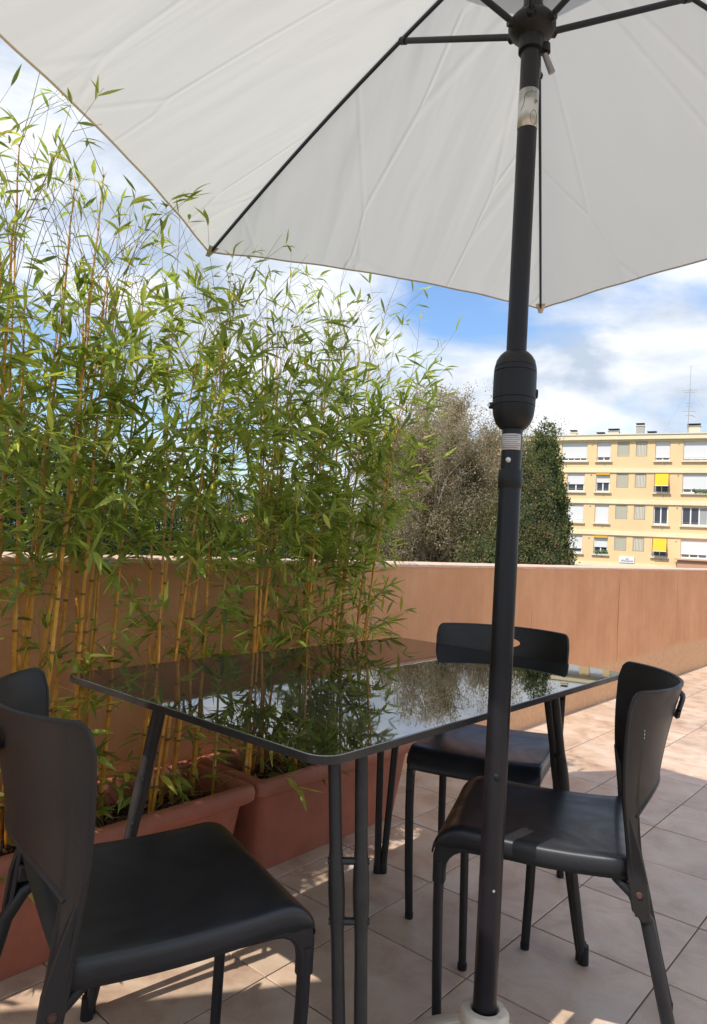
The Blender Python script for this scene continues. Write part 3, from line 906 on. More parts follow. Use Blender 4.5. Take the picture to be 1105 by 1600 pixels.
M['bark'] = mat('grey_bark', (0.30, 0.25, 0.20), .9, var=.3, vscale=3)
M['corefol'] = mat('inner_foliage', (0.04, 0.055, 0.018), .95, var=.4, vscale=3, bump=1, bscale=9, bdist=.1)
M['barkd'] = mat('dark_bark', (0.07, 0.05, 0.04), .9, var=.3, vscale=3)
def fol(name, c, tr=.45):
    return leafmat(name, c, tuple(min(.8, x * 1.5) for x in c), tr, .8, .18)
brown = [fol('tawny_leaf', (0.46, 0.38, 0.28)), fol('russet_leaf', (0.40, 0.29, 0.21)), fol('grey_olive_leaf', (0.28, 0.25, 0.13)), fol('olive_leaf', (0.22, 0.215, 0.085))]
olive = [fol('olive_needle', (0.17, 0.18, 0.06)), fol('brown_needle', (0.27, 0.185, 0.10)), fol('green_needle', (0.12, 0.15, 0.05)), fol('dark_needle', (0.06, 0.085, 0.03))]
dgreen = [fol('cypress_green', (0.11, 0.15, 0.042)), fol('cypress_dark', (0.065, 0.095, 0.028)), fol('cypress_olive', (0.18, 0.18, 0.06))]
bgreen = [fol('broadleaf_green', (0.06, 0.10, 0.03)), fol('broadleaf_dark', (0.035, 0.06, 0.02)), fol('broadleaf_pale', (0.11, 0.15, 0.045))]  # leaf greens mixed at random over the broadleaf trees

def vtree(blobs, name, label, seed, leafm, n_leaf, size, base, barkc, up=.8, group=None, holes=.36, hs=1.1, limbs=14, clump=.34, core=0, rag=.55):
    """crown filled with foliage sprays set in a few overlapping volumes, ragged outline and gaps"""
    from mathutils import noise
    rr = random.Random(seed)
    root = empty(name, base)
    tag(root, label, 'tree', group)
    B = Vector(base)
    mb = MB()
    topz = max(b_[0][2] + b_[1][2] for b_ in blobs) - B.z
    mb.tube([(0, 0, 0), (.05, 0, topz * .3), (0.1, .05, topz * .6), (.1, .05, topz * .85)], [.26, .2, .12, .04], 8, caps=False)
    vol = [b_[1][0] * b_[1][1] * b_[1][2] for b_ in blobs]
    tot = sum(vol)
    lf = MB()
    sprays = []
    nc = int(n_leaf / 26)
    tries = 0
    while len(sprays) < nc and tries < nc * 30:
        tries += 1
        x = rr.random() * tot
        for b_, v_ in zip(blobs, vol):
            x -= v_
            if x <= 0: break
        d = Vector((rr.gauss(0, 1), rr.gauss(0, 1), rr.gauss(0, 1))).normalized()
        rad = rr.random() ** .28
        taper = b_[2] if len(b_) > 2 else 0
        p = Vector((d.x * b_[1][0] * rad, d.y * b_[1][1] * rad, d.z * b_[1][2] * rad))
        if taper:
            t = (p.z / b_[1][2] + 1) / 2
            k = (1 - taper * t)
            p.x *= k; p.y *= k
        p += Vector(b_[0])
        nv = noise.noise(p * hs) * .5 + .5
        if nv < holes: continue
        p += d * (noise.noise(p * 2.3 + Vector((7, 1, 3))) * rag)
        sprays.append((p - B, d))
    for p, d in sprays:
        dd = (d * .5 + Vector((rr.gauss(0, .3), rr.gauss(0, .3), up))).normalized()
        for _ in range(26):
            t = rr.random()
            c = p + dd * (t - .3) * clump * 2.2 + Vector((rr.gauss(0, 1), rr.gauss(0, 1), rr.gauss(0, 1))) * clump * .42 * (1.1 - t * .6)
            ld = (dd + Vector((rr.gauss(0, 1), rr.gauss(0, 1), rr.gauss(0, 1))) * .8).normalized()
            s_ = Vector((rr.gauss(0, 1), rr.gauss(0, 1), rr.gauss(0, 1))).cross(ld).normalized()
            q = size * rr.uniform(.6, 1.4)
            o = len(lf.v)
            lf.v += [tuple(c - ld*q), tuple(c + s_*q*.5), tuple(c + ld*q), tuple(c - s_*q*.5)]
            lf.f.append((o, o+1, o+2, o+3)); lf.m.append(rr.choices(range(len(leafm)), k=1)[0])
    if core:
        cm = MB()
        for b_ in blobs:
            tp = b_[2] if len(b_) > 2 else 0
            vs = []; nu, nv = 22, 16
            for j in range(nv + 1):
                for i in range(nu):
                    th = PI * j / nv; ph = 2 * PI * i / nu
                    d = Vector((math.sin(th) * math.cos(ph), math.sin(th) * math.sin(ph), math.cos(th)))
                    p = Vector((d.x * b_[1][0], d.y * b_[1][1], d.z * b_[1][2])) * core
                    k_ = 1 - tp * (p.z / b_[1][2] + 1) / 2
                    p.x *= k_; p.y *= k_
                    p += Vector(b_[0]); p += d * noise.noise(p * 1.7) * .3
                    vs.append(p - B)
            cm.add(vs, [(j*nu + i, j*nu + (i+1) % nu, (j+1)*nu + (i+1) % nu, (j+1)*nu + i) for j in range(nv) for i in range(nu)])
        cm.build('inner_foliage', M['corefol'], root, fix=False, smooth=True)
    for i in range(limbs):
        p, d = rr.choice(sprays)
        t0 = rr.uniform(.15, .6) * topz
        t0 = min(t0, max(.5, p.z - .6))
        a = Vector((.05, .02, t0)); mid = (a + p) / 2 + Vector((0, 0, -.25))
        mb.tube([a, mid, p], [.09, .055, .015], 5, caps=False)
    mb.build('trunk', barkc, root, fix=False, smooth=True)
    lf.build('crown', leafm, root, fix=False)
    return root

# brown half-bare tree behind the bamboo's right end
vc = Vector((24.6, 16.6, 0))
def off(base, r_, f_, z):      # offsets to the right / away as seen from the terrace
    return (base.x + .655*r_ + .755*f_, base.y - .755*r_ + .655*f_, z)
tree(Vector((24.9, 16.6, -6)), 14.4, 6.2, 'deciduous_tree', 'feathery tree with thin brown foliage right beside the dark cypress', 21, brown, 150000, 0.040, 0.15, M['bark'], trunk_h=.3, depth=4, limbs=22, upb=.36, rb=(.7, 1.05))
vtree([(off(vc, -2.2, .5, 1.2), (2.0, 2.0, 2.8)), (off(vc, .7, .4, 1.2), (2.5, 2.2, 3.4)), (off(vc, 0.0, 0.6, 4.6), (2.3, 2.0, 3.6))], 'deciduous_tree',
      'lower brownish green bushy tree behind the feathery brown one', 25, brown, 90000, 0.05, off(vc, 0, 1, -6), M['bark'], up=.5, holes=.46, limbs=30)
vtree([(off(vc, 3.2, -3.0, .8), (1.6, 1.6, 4.6), .45), (off(vc, 2.3, -2.6, -.6), (1.9, 2.0, 3.4)), (off(vc, 3.9, -3.2, -.5), (1.3, 1.3, 3.0))], 'evergreen_tree',
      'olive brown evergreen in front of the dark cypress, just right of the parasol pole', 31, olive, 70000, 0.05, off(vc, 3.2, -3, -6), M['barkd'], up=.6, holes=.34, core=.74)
vtree([(off(vc, 4.45, -1.4, 1.2), (1.25, 1.3, 5.4), .25), (off(vc, 4.75, -1.2, 0), (1.35, 1.4, 5.2), .35)], 'cypress_tree',
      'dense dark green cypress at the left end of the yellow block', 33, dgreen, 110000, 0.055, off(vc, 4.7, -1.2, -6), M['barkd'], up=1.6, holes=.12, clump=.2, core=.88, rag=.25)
for i, (x, y, hh, rr_, sd_) in enumerate(((12.7, 27.4, 11.0, 3.6, 41), (17.5, 27.5, 8.2, 3.0, 42), (21.5, 24.5, 8.8, 3.4, 43), (8.6, 27, 12.2, 3.8, 44), (25.2, 20.5, 8.0, 2.6, 45))):
    vtree([((x, y, -6 + hh * .62), (rr_, rr_, hh * .42)), ((x + 1.2, y - .6, -6 + hh * .5), (rr_ * .8, rr_ * .8, hh * .36))], 'broadleaf_tree',
          ['dark green tree seen through the left bamboo stems', 'small green tree seen through the middle of the bamboo', 'green tree behind the right half of the bamboo', 'tall green tree at the far left behind the bamboo', 'low green tree left of the feathery brown tree'][i],
          sd_, bgreen, 26000, 0.09, (x, y, -6), M['barkd'], up=.4, holes=.4, clump=.5)

# ================================================================== FAR LEFT: house, fence, car, seen between the culms
def house(loc, rz, w_, dp, h, label, wallc, n_win=3):
    root = empty('house', loc, rz)
    tag(root, label, 'building')
    wl = MB(); wl.box((-w_/2, 0, 0), (w_/2, dp, h)); wl.build('wall', wallc, root)
    rf = MB()
    e = .5
    rf.prism([(-e, h), (dp + e, h), (dp/2, h + 1.6)], -w_/2 - e, w_/2 + e, 'x')
    rf.build('roof', mat('tile_roof', (0.42, 0.22, 0.13), .9, var=.2, vscale=2), root)
    for i in range(n_win):
        for k in range(int(h // 2.8)):
            s = -w_/2 + w_ * (i + .5) / n_win
            z = 1.0 + 2.8 * k
            f = MB(); f.box((s - .6, -.03, z), (s + .6, -.001, z + 1.3)); fo = f.build('window', M['wfr'], root)
            p = MB(); p.box((s - .52, -.05, z + .08), (s + .52, -.032, z + 1.22)); p.build('pane', M['pane'], fo)
ANG = math.atan2(.655, .755) - PI / 2
M['cw'] = mat('cream_house_wall', (0.66, 0.60, 0.50), .9, var=.05, vscale=.4)
M['cw2'] = mat('white_house_wall', (0.74, 0.72, 0.68), .9, var=.05, vscale=.4)
house((52, 84, -2), ANG, 13, 9, 6.2, 'cream house with a low tiled roof seen through the bamboo', M['cw'])
house((66, 78, -2), ANG + .2, 16, 9, 5.0, 'white house glimpsed between the middle bamboo leaves', M['cw2'], 4)
house((84, 66, -2.5), ANG - .1, 12, 9, 6.0, 'second white house behind the dense part of the bamboo', M['cw2'], 3)
def slatfence():
    root = empty('fence', (38, 62, -1.9), ANG)
    tag(root, 'turquoise panel fence beside the street behind the bamboo', 'fence')
    mt = mat('turquoise_panel', (0.03, 0.30, 0.29), .6)
    for i in range(9):
        mb = MB(); mb.box((-9 + 2.2*i, 0, .05), (-9 + 2.2*i + 2.12, .06, 2.0)); mb.build('panel', mt, root)
        mb = MB(); mb.box((-9 + 2.2*i - .07, -.03, 0), (-9 + 2.2*i - .005, .09, 2.1)); mb.build('post', M['chimg'], root)
slatfence()
def car(loc, rz):
    root = empty('parked_car', loc, rz)
    tag(root, 'white parked car glimpsed above the parapet between the bamboo stems', 'car')
    body = [(-2.1, .35), (2.1, .35), (2.15, .75), (1.95, .92), (1.1, 1.0), (.55, 1.42), (-.9, 1.46), (-1.7, 1.02), (-2.08, .95), (-2.15, .7)]
    b = MB(); b.prism(body, -.85, .85); bo = b.build('body', mat('white_car_paint', (.72, .74, .76), .25), root, bevel=.09, segs=3)
    for y in (-.852, .852):
        s = 1 if y > 0 else -1
        g = MB()
        g.prism([(1.0, 1.0), (.5, 1.36), (-.15, 1.39), (-.15, 1.0)], y, y + .012*s); g.build('side_window', M['pane'], root)
        g = MB(); g.prism([(-.25, 1.0), (-.25, 1.39), (-.85, 1.39), (-1.45, 1.02)], y, y + .012*s); g.build('side_window', M['pane'], root)
    g = MB(); g.add([(1.16, -.72, 1.0), (1.16, .72, 1.0), (.6, .66, 1.41), (.6, -.66, 1.41)], [(0, 1, 2, 3)]); g.build('windscreen', M['pane'], root, solid=.01)
    for x in (-1.35, 1.35):
        for y in (-.83, .83):
            mt_ = Matrix.Translation((x, y, .33)) @ Matrix.Rotation(PI/2, 4, 'X')
            t = MB(); t.lathe([(.2, -.1), (.33, -.09), (.33, .09), (.2, .1)], 20, 0, mt_); to = t.build('wheel', M['rail'], root)
            t = MB(); t.lathe([(.02, -.105), (.19, -.104), (.19, .104), (.02, .105)], 16, 0, mt_); t.build('rim', M['steel'], to)
    for y in (-.6, .6):
        l = MB(); l.box((-2.17, y - .13, .72), (-2.10, y + .13, .86)); l.build('tail_light', mat('red_lamp', (.4, .02, .02), .3), root)
car((40.8, 70.6, -1.95), ANG + .25)

# ================================================================== PLANTERS
def planter(x0, x1, label):
    cx = (x0 + x1) / 2; w_ = (x1 - x0) / 2
    root = empty('planter', (cx, .175, 0))
    tag(root, label, 'planter', 'terracotta trough planters along the wall')
    zt = .295
    yb, yf = .165, -.175          # rim outer (towards wall / camera)
    def ring(hx, y0, y1, z, r_, n=5):
        pts = []
        for (sx, yy, a0) in ((1, y1, 0), (-1, y1, 90), (-1, y0, 180), (1, y0, 270)):
            cxx = sx * (hx - r_); cyy = yy - r_ if yy == y1 else yy + r_
            for i in range(n + 1):
                a = R(a0 + 90 * i / n)
                pts.append((cxx + r_ * math.cos(a), cyy + r_ * math.sin(a), z))
        return pts
    prof = [(w_ - .065, yf + .062, yb - .062, 0.0, .03), (w_ - .060, yf + .057, yb - .057, .01, .03), (w_ - .030, yf + .030, yb - .030, zt - .062, .03), (w_ - .024, yf + .024, yb - .024, zt - .055, .03),
            (w_ - .010, yf + .012, yb - .012, zt - .050, .028), (w_ - .001, yf + .003, yb - .003, zt - .042, .028), (w_, yf, yb, zt - .022, .028), (w_ - .004, yf + .004, yb - .004, zt - .006, .026),
            (w_ - .012, yf + .012, yb - .012, zt, .022), (w_ - .030, yf + .030, yb - .030, zt - .001, .018), (w_ - .037, yf + .037, yb - .037, zt - .008, .015), (w_ - .040, yf + .040, yb - .040, zt - .03, .015), (w_ - .055, yf + .055, yb - .055, .12, .015)]
    mb = MB()
    vs = []
    for p in prof:
        vs += ring(*p)
    n = 24
    fs = []
    for j in range(len(prof) - 1):
        for k in range(n):
            k2 = (k + 1) % n
            fs.append((j*n + k, j*n + k2, (j+1)*n + k2, (j+1)*n + k))
    fs.append(tuple(reversed(range(n))))
    mb.add(vs, fs)
    mb.build('trough', M['terracotta'], root, smooth=True)
    # soil surface
    rr = random.Random(int(x0 * 100))
    sm = MB(); nx, ny = 40, 14
    hx = w_ - .046; y0, y1 = yf + .046, yb - .046
    vs = [(-hx + 2*hx*i/nx, y0 + (y1 - y0)*j/ny, .222 + rr.uniform(-.006, .006) + .008*math.sin(i*.7)) for j in range(ny + 1) for i in range(nx + 1)]
    sm.add(vs, [(j*(nx+1)+i, j*(nx+1)+i+1, (j+1)*(nx+1)+i+1, (j+1)*(nx+1)+i) for j in range(ny) for i in range(nx)])
    so = sm.build('soil', M['soil'], root, fix=False)
    ch = MB()
    for _ in range(650):
        c = Vector((rr.uniform(-hx, hx), rr.uniform(y0, y1), .228 + rr.uniform(0, .010)))
        e = Euler((rr.gauss(0, .5), rr.gauss(0, .5), rr.uniform(0, 6))).to_matrix().to_4x4()
        a, b_, h = rr.uniform(.004, .016), rr.uniform(.002, .006), rr.uniform(.001, .003)
        ch.box((-a, -b_, -h), (a, b_, h), 0, Matrix.Translation(c) @ e)
    for _ in range(160):   # dry fallen leaves and stalks
        c = Vector((rr.uniform(-hx, hx), rr.uniform(y0, y1), .238)); a = rr.uniform(0, 6.3); l = rr.uniform(.02, .05); wd = rr.choice((.0009, .004))
        d = Vector((math.cos(a), math.sin(a), rr.gauss(0, .25))); s_ = Vector((-math.sin(a), math.cos(a), 0))
        ch.add([c - d*l, c + s_*wd, c + d*l, c - s_*wd], [(0, 1, 2, 3)], 1)
    ch.build('mulch', [M['chip'], mat('straw', (.42, .33, .2), .8)], so, fix=False)['kind'] = 'stuff'
    return root
planter(-2.025, -1.222, 'leftmost reddish plastic trough planter, behind the near chair back')
planter(-1.215, -.412, 'middle reddish plastic trough planter with sunlit soil under the table')
planter(-.405, .398, 'reddish plastic trough planter at the right end of the row')

# ================================================================== BAMBOO
def leaf_template(L_, W_, bend, fold, n=5):
    vs, fs = [], []
    prof = [0.08, .74, 1.0, .82, .44, .0]
    for i in range(n + 1):
        t = i / n
        z = -bend * t * t
        wd = W_ * prof[i] * .5
        if i == n:
            vs.append((L_ * t, 0, z * L_))
        else:
            vs += [(L_ * t, wd, z * L_ + fold * wd), (L_ * t, 0, z * L_), (L_ * t, -wd, z * L_ + fold * wd)]
    for i in range(n - 1):
        a = i * 3
        fs += [(a, a + 1, a + 4, a + 3), (a + 1, a + 2, a + 5, a + 4)]
    a = (n - 1) * 3
    fs += [(a, a + 1, a + 3), (a + 1, a + 2, a + 3)]
    return vs, fs
LT = [leaf_template(1.0, w_, b_, f_) for (w_, b_, f_) in ((.155, .12, .35), (.19, .3, .2), (.14, .02, .5), (.21, .42, .3), (.17, -.08, .4), (.18, .2, .15))]
LM = ['leaf0', 'leaf1', 'leaf2', 'leaf3']
LMESH = {}
for ti, (vs, fs) in enumerate(LT):
    for mi, mn in enumerate(LM):
        t = MB(); t.add(vs, fs)
        me = t.mesh('leaf', M[mn])
        me.polygons.foreach_set('use_smooth', [True] * len(me.polygons))
        LMESH[(ti, mi)] = me

def in_canopy(p, marg=0.0):
    """height of the canopy's underside over p (None outside): keeps the stems from piercing it"""
    c = Vector((-.598, -.880, 0))
    d = Vector((p.x - c.x, p.y - c.y))
    mx = max(d.x * math.cos(R(24.8 + 30 + 60*k)) + d.y * math.sin(R(24.8 + 30 + 60*k)) for k in range(6))
    if mx > 1.012 + marg:
        return None
    return 2.31 - .385 * mx / 1.012
def bamboo(x, y, n_c, hts, seed, label, lean=(0, 0), dens=1.0, rad=(.0060, .0100), spread=.09, low=.55, cap=None):
    rr = random.Random(seed)
    root = empty('bamboo_plant', (x, y, .222))
    tag(root, label, 'bamboo', 'golden bamboo plants in the trough planters')
    base = Vector((x, y, .222))
    br = MB()
    leaves = []     # (matrix, template, mat, score)
    for c in range(n_c):
        H = rr.uniform(*hts) - .222
        ztip = H + .222 + .30
        b0 = Vector((rr.uniform(-spread, spread), rr.uniform(-.06, .07), -.02))
        ldir = Vector((lean[0] + rr.gauss(0, .035), lean[1] + rr.gauss(0, .028), 0))
        r0 = rr.uniform(*rad) * (.92 if x < -1.0 else .78)
        step = rr.uniform(.085, .12)
        z = 0
        pts, rads, ms = [], [], []
        nodes = []
        k = 0
        cv = rr.gauss(0, .012)
        while z < H:
            t = z / H
            jx = rr.gauss(0, .0016)
            p = b0 + Vector((ldir.x * z + cv * z * z + jx, ldir.y * z + rr.gauss(0, .0012) - .015 * t * t, z))
            r_ = r0 * (1 - .82 * t ** 1.3)
            # ring: main + node
            for (dz, kk, mi) in ((0, 1.0, 1), (.0035, 1.22, 1), (.0065, 1.0, 0)):
                pts.append(p + Vector((0, 0, dz))); rads.append(r_ * kk); ms.append(mi)
            nodes.append((p, t, r_))
            z += step * (1 + .5 * math.sin(PI * t)) * rr.uniform(.88, 1.12)
            if t > .8: z -= step * .35
        pts.append(b0 + Vector((ldir.x * H + cv * H * H, ldir.y * H, H))); rads.append(.0006); ms.append(0)
        cu = MB(); cu.tube(pts, rads, 7, caps=False, ms=ms)
        o = cu.build('culm', [M['culm'] if rr.random() < .85 else M['culmg'], M['node']], root, fix=False, smooth=True)
        side = rr.random() < .5
        for (p, t, r_) in nodes:
            zz = p.z + .222
            side = not side
            if zz < low:
                if rr.random() > .5: continue
            prob = .85 if zz > 1.4 else (1.0 if zz > .85 else .75)
            if x < -.7: prob *= (.95 if zz > 1.0 else .72)
            nb = (3 if .85 < zz < 1.38 and rr.random() < .8 else 2) if rr.random() < .85 else 1
            for q in range(nb):
                if rr.random() > prob * dens: continue
                az = (0 if side else PI) + rr.gauss(0, .75) + (q * .8)
                if rr.random() < .35: az = -PI/2 + rr.gauss(0, .8)
                hi = max(0, min(1, (zz - 1.15) / .35))
                el = rr.uniform(.35, 1.05) * (1 - hi) + rr.uniform(.85, 1.38) * hi
                Lb = (.12 + .16 * rr.random()) * (1 - hi) + rr.uniform(.18, .46) * hi
                if zz < .9: Lb *= .8
                if (base + p).z + Lb * math.sin(el) > ztip + .05: Lb = max(.05, (ztip + .05 - (base + p).z) / math.sin(el))
                d = Vector((math.cos(az) * math.cos(el), math.sin(az) * math.cos(el), math.sin(el)))
                if (base + p).y > .2 and d.y > 0 and zz < 1.0: d.y *= -.4
                bp_ = [p.copy()]
                q_ = p.copy()
                nsg = 4
                for s_ in range(nsg):
                    d = (d + Vector((rr.gauss(0, .09), rr.gauss(0, .09), -.05 * s_))).normalized()
                    q_ = q_ + d * Lb / nsg
                    bp_.append(q_.copy())
                wq = base + q_
                ch = in_canopy(wq, .06)
                if ch is not None and wq.z > ch - .05: continue
                br.tube(bp_, [r_ * .32 + .0006, .0011, .0009, .0007, .0004], 3, caps=False)
                # twigs with leaf fans
                pts_t = [(bp_[-1], d)]
                for s_ in range(1, nsg):
                    if rr.random() < .88:
                        td = (d * .7 + Vector((rr.gauss(0, .6), rr.gauss(0, .6), rr.gauss(.1, .35)))).normalized()
                        tl = rr.uniform(.04, .13)
                        e_ = bp_[s_] + td * tl
                        br.tube([bp_[s_], e_], [.0007, .0004], 3, caps=False)
                        pts_t.append((e_, td))
                dense = 1.0 if zz < 1.42 else .7
                if zz < .80: dense = .6
                for (e_, td) in pts_t:
                    nl = rr.choice((3, 4, 5, 6, 7)) if dense > .8 else (rr.choice((0, 1, 2, 2, 3)) if zz > 1 else rr.choice((1, 2, 3, 4)))
                    for _l in range(nl):
                        ld = (td + Vector((rr.gauss(0, .55), rr.gauss(0, .55), rr.gauss(-.12, .38)))).normalized()
                        if zz > .9 and zz < 1.7 and rr.random() < .35:
                            ld = (ld + Vector((0, 0, -.5))).normalized()
                        ln = rr.uniform(.045, .092) * (.95 if zz < 1.45 else .74)
                        start = e_ - td * rr.uniform(0, .03)
                        upv = Vector((rr.gauss(0, .5), rr.gauss(0, .5), 1)).normalized()
                        yv = upv.cross(ld)
                        if yv.length < .05: continue
                        yv.normalize(); zv = ld.cross(yv)
                        mtx = Matrix((ld * ln, yv * ln, zv * ln)).transposed().to_4x4()
                        mtx.translation = start
                        wp = base + start + ld * ln
                        if wp.y > YW - .01 and wp.z < .95: continue
                        chh = in_canopy(wp, .02)
                        if chh is not None and wp.z > chh - .03: continue
                        x_ = rr.random()
                        yf_ = .25 if zz > 1.7 else .16
                        mi = 3 if x_ < .018 else (2 if x_ < yf_ else (1 if x_ < .62 else 0))
                        pp = px(wp)
                        sc = 0
                        if pp and -20 < pp[0] < 1125 and -20 < pp[1] < 1620:
                            side_ = (ld - FW * ld.dot(FW)).length
                            sc = ln * side_ / pp[2] * (1 + abs(zv.dot(FW)))
                        leaves.append((sc, mtx, rr.randrange(len(LT)), mi))
    o = br.build('branches', M['twig'], root, fix=False)
    o['kind'] = 'stuff'
    leaves.sort(key=lambda a: -a[0])
    rest = MB()
    for i, (sc, mtx, ti, mi) in enumerate(leaves):
        if i < 300 and sc > 0:
            lo = bpy.data.objects.new('leaf', LMESH[(ti, mi)])
            COL.objects.link(lo)
            lo.parent = root
            lo.matrix_local = mtx
        else:
            vs, fs = LT[ti]
            rest.add([mtx @ Vector(v) for v in vs], fs, mi)
    if rest.v:
        o = rest.build('foliage', [M[n] for n in LM], root, fix=False, smooth=False)
        o['kind'] = 'stuff'
    return len(leaves)
tot = 0
specs = [
    (-1.86, .17, 5, (1.6, 2.0), 101, 'leftmost bamboo plant with thick golden stems at the left picture edge', (-.01, 0), .95),
    (-1.60, .19, 6, (1.6, 2.0), 102, 'second bamboo plant from the left, stems cut by the left picture edge', (0, 0), .95),
    (-1.36, .16, 8, (1.6, 1.95), 103, 'tall bamboo plant in the leftmost planter directly behind the near chair back', (.01, 0), .95),
    (-1.10, .18, 9, (1.6, 2.0), 104, 'tall bamboo plant with thick bright stems beside the left corner of the table', (.02, 0), .95),
    (-.92, .20, 4, (1.5, 1.78), 105, 'slender bamboo plant standing at the left of the middle planter', (.01, 0), .95),
    (-.76, .19, 6, (1.5, 1.74), 106, 'bamboo plant of few stems in the sunlit soil near the bolted table leg', (.02, 0), .95),
    (-.54, .20, 7, (1.5, 1.70), 107, 'bamboo plant at the right end of the middle planter, leaves up to the parasol corner', (.01, 0), 1.0),
    (-.28, .19, 7, (1.55, 1.95), 108, 'bushy bamboo plant at the left end of the right planter', (.02, 0), 1.0),
    (-.06, .20, 8, (1.5, 2.0), 109, 'densest bamboo plant, in the middle of the right planter behind the table', (.02, 0), 1.0),
    (.16, .19, 8, (1.25, 1.85), 110, 'rightmost bamboo plant, leaning right towards the feathery tree', (.035, -.01), 1.0),
]
for sp in specs:
    tot += bamboo(*sp)
print('bamboo leaves', tot)

# ================================================================== TABLE
TX0, TX1, TY0, TY1, TZ = -1.088, .094, -.866, -.100, .706
def table():
    cx, cy = (TX0 + TX1) / 2, (TY0 + TY1) / 2
    root = empty('glass_table', (cx, cy, 0))
    tag(root, 'rectangular garden table with glossy black glass top and paired tube legs', 'table')
    hx, hy = (TX1 - TX0) / 2, (TY1 - TY0) / 2
    def rr_poly(hx, hy, r_, n=8):
        pts = []
        for (sx, sy, a0) in ((1, 1, 0), (-1, 1, 90), (-1, -1, 180), (1, -1, 270)):
            for i in range(n + 1):
                a = R(a0 + 90 * i / n)
                pts.append((sx * (hx - r_) + r_ * math.cos(a), sy * (hy - r_) + r_ * math.sin(a)))
        return pts
    mb = MB(); mb.prism(rr_poly(hx, hy, .04), TZ - .006, TZ, 'z'); mb.build('glass_top', M['glass'], root, bevel=.0012)
    # metal rim tray under the glass
    o_, i_ = rr_poly(hx + .0022, hy + .0022, .042), rr_poly(hx - .03, hy - .03, .02)
    mb = MB(); n = len(o_)
    z0, z1 = TZ - .0125, TZ - .0008
    i2_ = rr_poly(hx + .0004, hy + .0004, .0404)
    vs = [(a, b_, z) for z in (z0, z1) for a, b_ in o_] + [(a, b_, z0) for a, b_ in i_] + [(a, b_, z1) for a, b_ in i2_]
    fs = []
    for k in range(n):
        k2 = (k + 1) % n
        fs += [(k, k2, n + k2, n + k), (2*n + k, 3*n + k, 3*n + k2, 2*n + k2), (k, 2*n + k, 2*n + k2, k2), (n + k, n + k2, 3*n + k2, 3*n + k)]
    mb.add(vs, fs)
    mb.build('rim', M['tmetal'], root)
    # underframe bars
    mb = MB()
    for s in (-1, 1):
        mb.box((-hx + .07, s * (hy - .10) - .014, TZ - .045), (hx - .07, s * (hy - .10) + .014, TZ - .0175))
        mb.box((s * (hx - .12) - .014, -hy + .09, TZ - .044), (s * (hx - .12) + .014, hy - .09, TZ - .0178))
    mb.build('underframe', M['tmetal'], root, bevel=.004)
    zt = TZ - .02
    for (sx, sy) in ((-1, -1), (1, -1), (1, 1), (-1, 1)):
        if (sx, sy) == (-1, -1):
            foot = Vector((-.985 - cx, -.875 - cy, 0)); top = Vector((-.965 - cx, -.805 - cy, zt))
        elif sx > 0:
            foot = Vector((-.058 - cx, sy * .33 + (-.515 - cy) , 0)); top = Vector((-.125 - cx, sy * .27 + (-.515 - cy), zt))
        else:
            foot = Vector((-1.03 - cx, .345 + (-.515 - cy), 0)); top = Vector((-.965 - cx, .275 + (-.515 - cy), zt))
        # two tubes: spaced across the picture, meeting in one shoe
        across = Vector((sx, -sy, 0)).normalized() * (1 if True else 1)
        ea, eb = Vector((-sx, 0, 0)), Vector((0, -sy, 0))
        tubes = MB()
        for e in (ea, eb):
            pts, rads = [], []
            for i in range(15):
                t = i / 14
                z = zt * (1 - t)
                c = top.lerp(foot, t)
                sp = .032 * (1 - t) ** .8 + .010
                if (sx, sy) == (-1, -1): sp = .028 * (1 - .45 * t) + .004
                p = c + e * sp
                p.z = z
                rad = .0106
                pts.append(p); rads.append(rad)
            lg = MB(); lg.tube(pts, rads, 10)
            lg.build('leg', M['tmetal'], root, smooth=True)
        # hinge plates: two short cross bars with bolts
        for zq in (.505, .415):
            t = 1 - zq / zt
            c = top.lerp(foot, t)
            sp = .032 * (1 - t) ** .8 + .010
            if (sx, sy) == (-1, -1): sp = .028 * (1 - .45 * t) + .004
            a, b_ = c + ea * sp, c + eb * sp
            a.z = b_.z = zq
            ext = (b_ - a).normalized() * .012
            br = MB(); br.tube([a - ext*.3, b_ + ext*.3], .0062, 8)
            bo = br.build('cross_bar', M['tmetal'], root, smooth=True)
            for (q, s) in ((a - ext, -1), (b_ + ext, 1)):
                bb = MB(); bb.tube([q - ext*.12, q + ext*.12], .0055, 8); bb.build('bolt', M['tmetal'], bo)
        for e in (ea, eb):
            a_, b2 = .52, .40
            ptsx = []
            for i in range(7):
                zq = a_ + (b2 - a_) * i / 6
                t = 1 - zq / zt
                c = top.lerp(foot, t)
                sp = .032 * (1 - t) ** .8 + .010
                if (sx, sy) == (-1, -1): sp = .028 * (1 - .45 * t) + .004
                p = c + e * sp; p.z = zq; ptsx.append(p)
            sl = MB(); sl.tube(ptsx, [.0109, .0122, .0132, .0136, .0132, .0122, .0109], 10); sl.build('sleeve', M['tmetal'], root, smooth=True)
        ft = MB()
        cfoot = foot + (ea + eb) * .005
        for e in (ea, eb):
            p = foot + e * .0115
            ft.tube([(p.x, p.y, .0), (p.x, p.y, .045)], [.0135, .0125], 10)
        ft.build('foot_cap', M['plastic'], root)
    return root
table()

